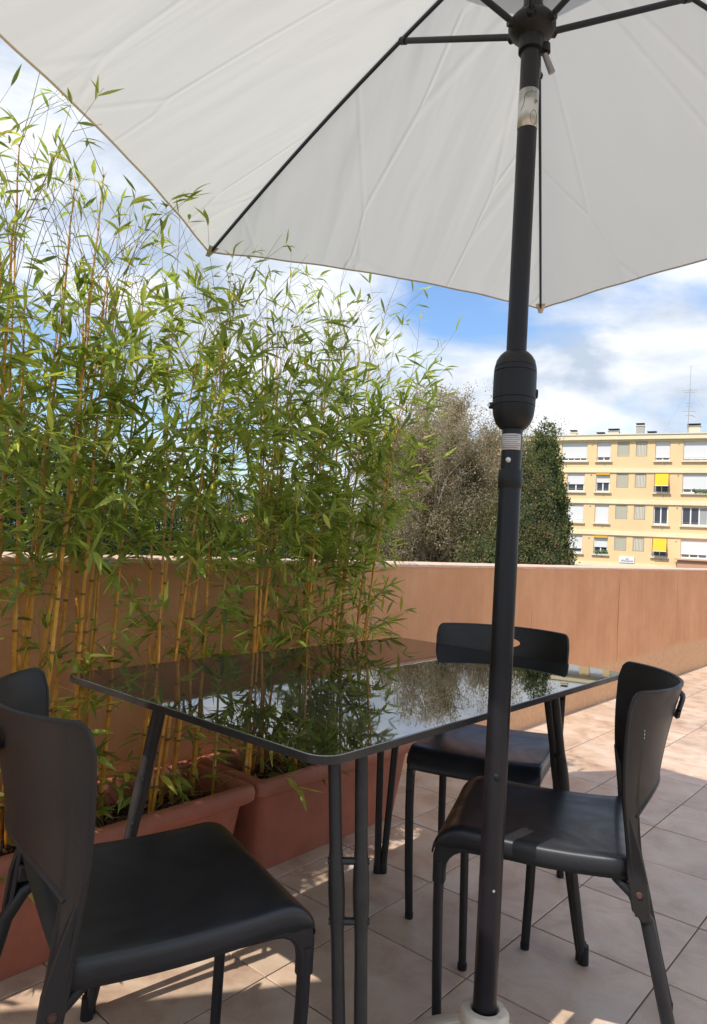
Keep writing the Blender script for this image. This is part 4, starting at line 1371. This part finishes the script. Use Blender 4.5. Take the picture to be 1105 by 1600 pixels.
# ================================================================== CHAIRS
def make_chair():
    root = empty('garden_chair', (0, 0, 0))
    SW = .182       # half width
    SZ = .460
    xr, xf = -.19, .165
    # seat sheet: cross-section in x, rolled over at the front, turned down at the sides
    prof = []
    for i in range(9):
        t = i / 8
        x = xr + (xf - .03 - xr) * t
        prof.append((x, SZ - .007 * math.sin(PI * t) + (.003 if i == 0 else 0)))
    rc = .062
    for i in range(1, 9):
        a = R(82 * i / 8)
        prof.append((xf - .03 + rc * math.sin(a), SZ - rc * (1 - math.cos(a))))
    nv = 14
    ys = []
    for j in range(nv + 1):
        ys.append(-SW + 2 * SW * j / nv)
    mb = MB(); vs = []
    # side turn-down points
    def row(x, z, i, nx):
        pts = []
        k = i / nx
        hw = SW * (1.0 - .03 * abs(k - .2))
        if i >= nx - 3: hw -= .004 * (i - nx + 3)
        for (y, dz) in [(-hw, -.036), (-hw, -.007), (-hw + .0018, -.0018), (-hw + .007, 0)]:
            pts.append((x, y, z + dz if i < nx - 6 or dz > -.02 else z + dz * max(.15, (nx - i) / 6)))
        for j in range(1, nv):
            y = (-hw + .007) + (2*hw - .014) * j / nv
            pts.append((x, y, z - .006 * (1 - (y / hw) ** 2) * (1 if i < 10 else .4)))
        for (y, dz) in [(hw - .007, 0), (hw - .0018, -.0018), (hw, -.007), (hw, -.036)]:
            pts.append((x, y, z + dz if i < nx - 6 or dz > -.02 else z + dz * max(.15, (nx - i) / 6)))
        return pts
    nx = len(prof) - 1
    for i, (x, z) in enumerate(prof):
        vs += row(x, z, i, nx)
    k = nv + 7
    vs_n = len(vs) // len(prof)
    fs = [(i*vs_n + j, i*vs_n + j + 1, (i+1)*vs_n + j + 1, (i+1)*vs_n + j) for i in range(nx) for j in range(vs_n - 1)]
    mb.add(vs, fs)
    so = mb.build('seat', M['seat'], root, smooth=False, solid=.0035)
    so.data.polygons.foreach_set('use_smooth', [True] * len(so.data.polygons))
    # side rails with the curved gusset that becomes the front leg
    for s in (-1, 1):
        poly = [(-.195, SZ - .014), (-.195, SZ - .042), (-.05, SZ - .044), (.10, SZ - .046)]
        for i in range(6):
            a = R(90 * i / 5)
            poly.append((.125 + .042 * math.sin(a), SZ - .046 - .042 * (1 - math.cos(a))))
        poly += [(.167, SZ - .115), (.192, SZ - .115), (.1925, SZ - .06), (.188, SZ - .040), (.176, SZ - .024), (.155, SZ - .014)]
        y = s * (SW - .014)
        r_ = MB(); r_.prism(poly, y - .0095, y + .0095)
        r_.build('side_rail', M['metal'], root, bevel=.004)
        lg = MB()
        lg.tube([(.180, y, SZ - .07), (.180, y * .995, .3), (.176, y * .97, .15), (.172, y * .93, .006)], [.0125, .0122, .0118, .011], 12, flat=.85)
        lo = lg.build('leg', M['metal'], root, smooth=True)
        ft = MB(); ft.tube([(.172, y * .93, 0), (.172, y * .93, .014)], [.0112, .0118], 12); ft.build('foot_cap', M['plastic'], lo)
        # rear leg: comes out of the bracket under the seat and splays back
        yr = s * (SW - .004)
        rl = MB()
        rl.tube([(-.150, yr * .94, SZ - .040), (-.182, yr * .97, SZ - .062), (-.208, yr, SZ - .105), (-.228, yr * 1.02, .27), (-.262, yr * 1.06, .12), (-.290, yr * 1.09, .006)],
                [.0085, .011, .0125, .0125, .012, .011], 12)
        ro = rl.build('leg', M['metal'], root, smooth=True)
        ft = MB(); ft.tube([(-.290, yr * 1.09, 0), (-.289, yr * 1.09, .014)], [.0112, .0118], 12); ft.build('foot_cap', M['plastic'], ro)
    # backrest: one sheet bent round the sitter, cut away below, running down each side as a strap
    zb, ztp = SZ - .095, .768
    HW = .205
    def surf(u, z, off=0.0):
        """u in [-1,1] across, z height -> point; curved in plan, leaning back a little"""
        t = (z - zb) / (ztp - zb)
        xs = -.190 + .036 * math.sin(PI * min(1, max(0, (z - zb) / .36)) * .5) - .014 * max(0, (t - .5) * 2) ** 1.3
        dep = .055 + .05 * max(0, t - .3) / .7
        hw = SW + .006 + (HW - SW - .006) * max(0, t) ** .8
        a = u * 1.05
        x = xs - dep * (math.cos(a) - math.cos(1.05)) / (1 - math.cos(1.05))
        y = hw * math.sin(a) / math.sin(1.05)
        n_ = Vector((math.cos(a), -math.sin(a) * .6, 0)).normalized()
        return Vector((x, y, z)) + n_ * off
    NU, NZ = 64, 60
    def arch(u):
        """lower edge of the sheet"""
        e = max(0.0, min(1.0, (1 - abs(u)) / .17))
        if e >= 1: 
            au = abs(u) / .83
            return .578 - .040 * au ** 2.5
        return zb
    def topz(u):
        e = (1 - abs(u)) / .10
        if e >= 1: return ztp
        return ztp - .035 * (1 - math.sqrt(max(0, 1 - (1 - e) ** 2)))
    us = [-1 + 2 * i / NU for i in range(NU + 1)]
    mb = MB(); vs = []; idx = {}
    # columns: side straps reach zb, middle columns start at the arch
    def col_bottom(u):
        return zb if abs(u) > .855 else arch(u)
    for i, u in enumerate(us):
        z0 = col_bottom(u); z1 = topz(u)
        for j in range(NZ + 1):
            t = j / NZ
            z = z0 + (z1 - z0) * t
            idx[(i, j)] = len(vs)
            vs.append(surf(u, z))
    fs = []
    hole = lambda u, z: (u / .19) ** 2 + ((z - .722) / .015) ** 2 < 1
    # strap columns joined to middle ones only above the arch: handle by building them as separate grids
    ub = [i for i, u in enumerate(us) if abs(u) <= .855]
    i0, i1 = ub[0], ub[-1]
    for i in range(i0, i1):
        for j in range(NZ):
            q = [vs[idx[(i, j)]], vs[idx[(i+1, j)]], vs[idx[(i+1, j+1)]], vs[idx[(i, j+1)]]]
            uc = (us[i] + us[i+1]) / 2; zc = sum(p.z for p in q) / 4
            fs.append((idx[(i, j)], idx[(i+1, j)], idx[(i+1, j+1)], idx[(i, j+1)]))
    mb.add(vs, fs)
    # straps
    for s in (-1, 1):
        uu = [s * (us[i1] + (1 - us[i1]) * q / 5) for q in range(6)]
        v2 = []
        for u in uu:
            z1 = topz(u)
            for j in range(NZ + 1):
                z = zb + (z1 - zb) * j / NZ
                p = surf(u, z)
                v2.append(p)
        f2 = [(i*(NZ+1) + j, (i+1)*(NZ+1) + j, (i+1)*(NZ+1) + j + 1, i*(NZ+1) + j + 1) for i in range(5) for j in range(NZ)]
        mb.add(v2, f2)
    me = mb.mesh('backrest', M['back'])
    bm = bmesh.new(); bm.from_mesh(me)
    bmesh.ops.recalc_face_normals(bm, faces=bm.faces)
    bm.to_mesh(me); bm.free()
    bo = bpy.data.objects.new('backrest', me); COL.objects.link(bo); bo.parent = root
    me.polygons.foreach_set('use_smooth', [True] * len(me.polygons))
    # finger slot cut clean through the sheet
    cut = MB()
    pts = [(.046 * math.cos(2*PI*i/32), .720 + .0150 * math.sin(2*PI*i/32)) for i in range(32)]
    cut.prism(pts, -.40, -.20, 'x')
    cm = cut.mesh('cutter', M['back'])
    co = bpy.data.objects.new('cutter', cm)
    COL.objects.link(co)
    bm2 = bmesh.new(); bm2.from_mesh(cm); bmesh.ops.recalc_face_normals(bm2, faces=bm2.faces); bm2.to_mesh(cm); bm2.free()
    md = bo.modifiers.new('s', 'SOLIDIFY'); md.thickness = .006; md.offset = 0
    m2 = bo.modifiers.new('b', 'BOOLEAN'); m2.operation = 'DIFFERENCE'; m2.object = co; m2.solver = 'EXACT'
    dg = bpy.context.evaluated_depsgraph_get()
    ev = bpy.data.meshes.new_from_object(bo.evaluated_get(dg))
    bo.modifiers.clear(); bo.data = ev
    ev.name = 'backrest'
    bpy.data.objects.remove(co)
    try: ev.set_sharp_from_angle(angle=R(35))
    except Exception: pass
    # rolled lip round the outline of the sheet
    lip = [surf(u, topz(u)) for u in us]
    def edge(uq, za, zb_, n_=14): return [surf(uq, za + (zb_ - za) * i / n_) for i in range(n_ + 1)]
    l1 = edge(-1, zb, topz(-1)) + lip[1:-1] + edge(1, topz(1), zb)
    lm = MB(); lm.tube(l1, .0042, 6); lm.build('rolled_edge', M['back'], bo, smooth=True)
    low = [surf(s_ * .855 if abs(s_) > .98 else s_ * .855, arch(s_ * .83)) for s_ in [-1 + 2*i/30 for i in range(31)]]
    lm = MB(); lm.tube(low, .0058, 8); lm.build('rolled_edge', M['back'], bo, smooth=True)
    # finger-slot lip behind the sheet
    pts = []
    for i in range(24):
        a = 2*PI*i/24
        p = surf(.262 * math.cos(a), .720 + .0215 * math.sin(a), -.010); pts.append(p)
    pts.append(pts[0])
    lm = MB(); lm.tube(pts, .0055, 6, caps=False); lm.build('slot_lip', M['back'], bo, smooth=True)
    for s in (-1, 1):
        # folded strap bracket and rivet where strap, rail and rear leg meet
        y = s * (SW + .0075)
        b_ = MB()
        b_.prism([(-.156, .575), (-.161, .575), (-.192, SZ + .02), (-.206, SZ - .03), (-.213, SZ - .098), (-.200, SZ - .104), (-.180, SZ - .085), (-.170, SZ - .02), (-.167, SZ + .02)], y - .006, y + .006)
        so_ = b_.build('strap', M['back'], root, bevel=.003)
        rv = MB(); rv.tube([(-.192, y + s*.006, SZ - .055), (-.192, y + s*.0095, SZ - .055)], [.0062, .0045], 10); rv.build('rivet', M['rust'], so_)
    # cross bar under rear of seat
    cb = MB(); cb.tube([(-.17, -SW + .01, SZ - .03), (-.17, SW - .01, SZ - .03)], .009, 8); cb.build('cross_bar', M['metal'], root, smooth=True)
    cb = MB(); cb.box((.12, -SW + .02, SZ - .05), (.135, SW - .02, SZ - .022)); cb.build('front_rail', M['metal'], root)
    return root
chair = make_chair()
chairs = [(-1.143, -.571, -17.7, 'near chair seen from behind at the left end of the table'),
          (-.002, -.507, 198.4, 'far chair tucked in at the right end of the table, seat under the glass'),
          (-.388, -.862, 112.6, 'sideways chair behind the parasol pole with a small white scratch')]
for i, (x, y, a, lab) in enumerate(chairs):
    c = chair if i == 0 else copy_tree(chair)
    c.location = (x, y, 0)
    c.rotation_euler = (0, 0, R(a))
    tag(c, 'charcoal ' + lab, 'chair', 'charcoal garden chairs around the table')
    if i == 2:
        sc = MB()
        for k, (dy, z) in enumerate(((0, .700), (.002, .694), (-.001, .687))):
            sc.box((-.2, .1955 + dy * .5, z), (-.1990, .1970 + dy, z + .0035))
        # chips of bare metal on the outer face near the side edge
        ob = sc.build('scratch', M['scratch'], c)
        ob.location = (.008, .0045, 0)

# ================================================================== PARASOL
BASE = Vector((-.612, -.876, .25))
AX = Vector((.046, .018, 1)).normalized()
TOPP = Vector((-.51134, -.83661, 2.43833))
VV = [Vector(v) for v in ((.601, -.32, 1.942), (-.419, .399, 1.976), (-1.552, -.125, 2.038), (-1.663, -1.368, 2.065), (-.643, -2.088, 2.031), (.489, -1.564, 1.97))]
def axp(z):
    return BASE + AX * ((z - .25) / AX.z)
def parasol():
    b0 = axp(0.0)
    root = empty('parasol', (-0.1201 + b0.x * 0.935, -0.1011 + b0.y * 0.935, 0.0661))
    root.scale = (0.935,) * 3
    tag(root, 'large cream garden parasol on a black pole with a crank housing', 'parasol')
    loc = Vector((b0.x, b0.y, 0))
    q = AX.to_track_quat('Z', 'Y').to_matrix().to_4x4()
    def F(z):
        mm = q.copy(); mm.translation = axp(z) - loc
        return mm
    def lat(z0, prof, name, mt, parent=root, n=32, smooth=True, wob=None):
        mb = MB(); mb.lathe([(r_, z - z0) for r_, z in prof], n, 0, F(z0), wob)
        return mb.build(name, mt, parent, smooth=smooth)
    lower = lat(.10, [(.0222, .10), (.0222, 1.163)], 'lower_pole', M['pole'])
    lat(1.13, [(.0226, 1.142), (.0240, 1.144), (.0240, 1.178), (.0226, 1.180)], 'sleeve', M['plastic'], lower)
    # sleeve is hollow around the upper tube
    upper = lat(1.15, [(.0204, 1.1635), (.0204, 2.40)], 'upper_pole', M['pole'])
    def onpole(z, ang, r_):
        return axp(z) - loc + Vector((math.cos(ang), math.sin(ang), 0)) * r_
    tocam = math.atan2(CAM.y - b0.y, CAM.x - b0.x)
    # adjusting bolt, spring button
    for (z, da, r_, rad, mt, nm) in ((.585, .05, .0222, .006, M['plastic'], 'bolt'), (1.198, -.25, .0204, .0055, M['steel'], 'spring_button')):
        a = tocam + da
        mb = MB(); mb.tube([onpole(z, a, r_ - .003), onpole(z, a, r_ + .003), onpole(z, a, r_ + .005)], [rad, rad, rad * .4], 12)
        mb.build(nm, mt, upper, smooth=True)
    for z in (.375,):
        a = tocam + .3
        mb = MB(); mb.tube([onpole(z, a, .020), onpole(z, a, .0226)], .0025, 8); mb.build('screw', M['chimg'], lower)
    # label with printed lines
    def wrap(z0, z1, a0, a1, r_, mt, nm, parent, n=20, lift=.0006):
        mb = MB(); vs = []
        for i in range(n + 1):
            a = a0 + (a1 - a0) * i / n
            for z in (z0, z1):
                vs.append(onpole(z, a, r_ + lift))
        mb.add(vs, [(2*i, 2*i+1, 2*i+3, 2*i+2) for i in range(n)])
        return mb.build(nm, mt, parent, smooth=True, solid=.0004)
    lb = wrap(1.2195, 1.252, tocam - 1.2, tocam + .95, .0204, M['stick'], 'label', upper)
    mb = MB()
    for i in range(7):
        z = 1.2235 + i * .0040
        n = 16; a0, a1 = tocam - 1.1, tocam + .8 - (.25 if i % 3 == 0 else 0)
        vs = []
        for k in range(n + 1):
            a = a0 + (a1 - a0) * k / n
            for dz in (0, .0008):
                vs.append(onpole(z + dz, a, .0204 + .00105))
        mb.add(vs, [(2*k, 2*k+1, 2*k+3, 2*k+2) for k in range(n)])
    mb.build('print', M['ink'], lb, fix=False)
    st = wrap(1.905, 1.990, tocam - 1.5, tocam + 1.5, .0204, M['stickm'], 'silver_label', upper, 30)
    # line drawing on the silver label: a cursor-like hook and an oval dial
    def ink(uv, wd, parent, r_=.0204 + .0011, close=False):
        mb = MB()
        pts = [onpole(z, tocam + a, r_) for (a, z) in uv]
        if close: pts.append(pts[0])
        mb.tube(pts, wd, 4, caps=False)
        mb.build('print', M['ink'], parent)
    ink([(-1.3, 1.937), (-.75, 1.942), (-.55, 1.948), (-.42, 1.958), (-.40, 1.972), (-.15, 1.977), (.3, 1.980), (.75, 1.979)], .0004, st)
    ink([(.62 + .38 * math.cos(t), 1.923 + .016 * math.sin(t)) for t in [2*PI*i/24 for i in range(24)]], .0004, st, close=True)
    ink([(.80 + .16 * math.cos(t), 1.959 + .004 * math.sin(t)) for t in [PI*1.5*i/12 for i in range(13)]], .0007, st)
    # crank housing
    hs = lat(1.26, [(.0210, 1.262), (.027, 1.266), (.0350, 1.276), (.0405, 1.292), (.0425, 1.308), (.0413, 1.3085), (.0413, 1.3105), (.0428, 1.311), (.0430, 1.322), (.0417, 1.3225), (.0417, 1.3245), (.0432, 1.325),
                    (.0434, 1.350), (.0432, 1.378), (.0417, 1.3785), (.0417, 1.3805), (.0430, 1.381), (.0426, 1.389), (.0413, 1.3895), (.0413, 1.3915), (.0420, 1.392), (.0390, 1.405), (.0330, 1.415), (.0260, 1.422), (.0208, 1.424)],
             'crank_housing', M['plastic'], root, 40)
    sm = MB()
    a = tocam + .95 - PI * .5
    pr = [(.0352, 1.276), (.0407, 1.292), (.0427, 1.308), (.0432, 1.35), (.0432, 1.378), (.0422, 1.392), (.0392, 1.405), (.0332, 1.415)]
    sm.tube([onpole(z, tocam - .62, r_ - .0003) for r_, z in pr], .0009, 4); sm.build('seam', M['groove'], hs)
    rr_ = tocam - PI/2 - .05
    mb = MB(); pts = [onpole(1.313, rr_, .041), onpole(1.313, rr_, .050)]
    mb.tube([pts[0], pts[1]], [.0075, .0065], 12)
    ey = mb.build('crank_eye', M['plastic'], hs, smooth=True)
    mb = MB(); mb.tube([onpole(1.313, rr_ + .07, .0485), onpole(1.313, rr_ + .13, .0505)], .0035, 10); mb.build('eye_insert', M['steel'], ey)
    mb = MB(); mb.tube([onpole(1.338, tocam + PI/2 + .1, .041), onpole(1.338, tocam + PI/2 + .1, .0465)], [.011, .009], 14); mb.build('housing_boss', M['plastic'], hs, smooth=True)
    # runner: hub the struts are pinned to
    rz = 2.125
    rn = lat(rz, [(.0215, rz - .045), (.0265, rz - .043), (.0265, rz - .012), (.032, rz - .008), (.044, rz - .002), (.050, rz + .010), (.050, rz + .020), (.043, rz + .030), (.030, rz + .036), (.030, rz + .046), (.0210, rz + .048)], 'runner', M['plastic'], root, 36)
    SR = .309
    wv = VV
    top = TOPP - loc
    for k in range(6):
        V = wv[k] - loc
        d = V - top
        hor = Vector((d.x, d.y, 0)).normalized()
        J = top + d * SR + Vector((0, 0, .030 * math.sin(PI * SR) - .016))
        st_ = axp(rz + .012) - loc + hor * .036
        # knuckle
        mb = MB(); mb.tube([st_ - hor * .004, st_ + hor * .020], [.012, .009], 10); kn = mb.build('knuckle', M['plastic'], rn, smooth=True)
        mb = MB(); mb.tube([st_ + hor * .005, J], .0075, 10, flat=.8, fdir=(0, 0, 1)); mb.build('strut', M['rib'], root, smooth=True)
        mb = MB(); mb.tube([J - (J - st_).normalized() * .012 , J + (J - st_).normalized() * .008], .0095, 8); mb.build('joint', M['plastic'], root, smooth=True)
        pts = []
        for i in range(13):
            t = .03 + .965 * i / 12
            p = top + d * t + Vector((0, 0, .030 * math.sin(PI * t) - .010))
            pts.append(p)
        mb = MB(); mb.tube(pts, .0062, 8, flat=.7, fdir=(0, 0, 1)); mb.build('rib', M['rib'], root, smooth=True)
        # pocket at the rib end
        e = pts[-1]
        pd = (pts[-1] - pts[-3]).normalized()
        sd_ = pd.cross(Vector((0, 0, 1))).normalized()
        mb = MB()
        a_ = e - pd * .032
        vs = [a_ - sd_ * .018 + Vector((0, 0, .004)), a_ + sd_ * .018 + Vector((0, 0, .004)), e + pd * .012 + sd_ * .007, e + pd * .012 - sd_ * .007,
              e - pd * .012 - Vector((0, 0, .010)), ]
        mb.add(vs, [(0, 1, 4), (1, 2, 4), (2, 3, 4), (3, 0, 4)])
        mb.build('pocket', M['hem'], root, solid=.0015)
    # canopy panels
    NN = 26
    def cp(k, s, t):
        """k panel, s across 0..1, t crown 0 .. rim 1"""
        A, B = wv[k] - loc, wv[(k+1) % 6] - loc
        pull = 1 - .030 * 4 * s * (1 - s) * t ** 3
        p = top + ((A - top) * (1 - s) + (B - top) * s) * t * pull
        arch_ = .030 * math.sin(PI * t)
        # hangs a little between the ribs, with faint radial folds near them
        sag = -.014 * 4 * s * (1 - s) * math.sin(PI * min(1, t * .9 + .05))
        fold = .0030 * math.sin(s * 38 + k * 1.7) * t ** 1.5 * (1 - t * .35) * (abs(2 * s - 1) ** .7 * .8 + .2)
        fold += .0040 * math.sin(s * 13 + t * 5.0 + k) * t * (1 - t)
        return p + Vector((0, 0, arch_ + sag + fold + .002))
    T0 = .17
    for k in range(6):
        mb = MB(); vs = []; uv = []
        for j in range(NN + 1):
            t = T0 + (1 - T0) * j / NN
            for i in range(NN + 1):
                s = i / NN
                vs.append(cp(k, s, t)); uv.append(((s - .5) * t + k * 1.7, t))
        w1 = NN + 1
        fs = [(j*w1 + i, j*w1 + i + 1, (j+1)*w1 + i + 1, (j+1)*w1 + i) for j in range(NN) for i in range(NN)]
        mb.add(vs, fs)
        o = mb.build('canopy_panel', M['canopy'], root, fix=False, smooth=True)
        ul = o.data.uv_layers.new(name='UV')
        for lp in o.data.loops:
            ul.data[lp.index].uv = uv[lp.vertex_index]
        # hem along the rim, seam over the rib
        mb = MB()
        hp = [cp(k, i / 24, 1.0) for i in range(25)]
        mb.tube(hp, .0032, 6, caps=False, flat=1.0)
        mb.build('hem', M['hem'], o)
    # vent cap over the crown
    capc = MB(); vs = []; uv = []
    nn = 6
    for k in range(6):
        vs2 = []
        for j in range(nn + 1):
            t = .02 + .17 * j / nn
            for i in range(nn + 1):
                s = i / nn
                A, B = wv[k] - loc, wv[(k+1) % 6] - loc
                p = top + ((A - top) * (1 - s) + (B - top) * s) * t
                vs2.append(p + Vector((0, 0, .060 - .02 * (t / .19) ** 2 * 1.0)))
        w1 = nn + 1
        capc.add(vs2, [(j*w1 + i, j*w1 + i + 1, (j+1)*w1 + i + 1, (j+1)*w1 + i) for j in range(nn) for i in range(nn)])
    o = capc.build('vent_cap', M['canopy'], root, fix=False, smooth=True)
    lat(2.37, [(.035, 2.375), (.045, 2.38), (.045, 2.41), (.02, 2.425), (.012, 2.52), (.016, 2.54), (.006, 2.56)], 'crown_hub', M['plastic'])
    # closing tie: grey toggle and cord by the runner
    c0 = axp(2.07) - loc + Vector((.655, -.755, 0)) * .030
    mb = MB(); mb.tube([c0 + Vector((0, 0, .03)), c0 + Vector((0, 0, .012))], [.011, .012], 12); kb = mb.build('toggle', M['plastic'], rn, smooth=True)
    mb = MB(); mb.tube([c0 + Vector((0, 0, .008)), c0 + Vector((.012, -.012, -.030))], [.0062, .0075], 10); mb.build('toggle_loop', M['greyp'], kb, smooth=True)
    mb = MB(); pts = [axp(2.12) - loc + Vector((.02, .0, -.01)) + Vector((0, 0, 0))]
    return root
PAR = parasol()
PAR_SHADE = copy_tree(PAR)  # unseen copy added to keep sun off the near chair and left floor
PAR_SHADE.location = (-2.93, -1.02, 0.0661)
PAR_SHADE['label'] = 'second cream parasol, added out of view to shade the left end of the terrace'
for p_ in (PAR, PAR_SHADE): p_['group'] = 'cream parasols'
def base():
    b0 = axp(0)
    root = empty('weighted_stand', (-0.1201 + b0.x * 0.935, -0.1011 + b0.y * 0.935, 0.0661))
    root.scale = (0.935,) * 3
    tag(root, 'cream plastic round stand holding the bottom of the black pole', 'stand')
    mb = MB(); mb.lathe([(.226, -0.0707), (.232, -0.0627), (.230, -.020), (.216, .006), (.190, .026), (.172, .036), (.150, .046), (.12, .052), (.055, .058), (.046, .07)], 56)
    bd = mb.build('foot', M['cream'], root, smooth=True)
    # raised ring
    mb = MB(); mb.lathe([(.118, .049), (.120, .056), (.128, .0565), (.131, .0485)], 56); mb.build('ring', M['cream'], bd, smooth=True)
    q = AX.to_track_quat('Z', 'Y').to_matrix().to_4x4()
    def F(z):
        mm = q.copy(); mm.translation = axp(z) - b0; return mm
    def hollow(prof, name, par, wob=None, n=40):
        mb = MB(); mb.lathe(prof, n, 0, F(0), wob)
        mb.f = mb.f[:-2]; mb.m = mb.m[:-2]
        return mb.build(name, M['cream'], par, smooth=True)
    hollow([(.043, .07), (.036, .085), (.034, .118), (.034, .145), (.026, .147), (.024, .147), (.0235, .10)], 'socket', root)
    wob = lambda a, j: 1 + (.035 * math.cos(a * 6) if j in (0, 1, 2) else 0)
    hollow([(.0445, .122), (.0455, .126), (.0445, .150), (.040, .154), (.028, .1545), (.0255, .152), (.0250, .13)], 'collar', root, wob)
    return root
ST = base()
ST_SHADE = copy_tree(ST)  # unseen stand added under the shading parasol
ST_SHADE.location = (-2.93, -1.02, 0.0661)
ST_SHADE['label'] = 'cream plastic stand of the shading parasol added out of view'
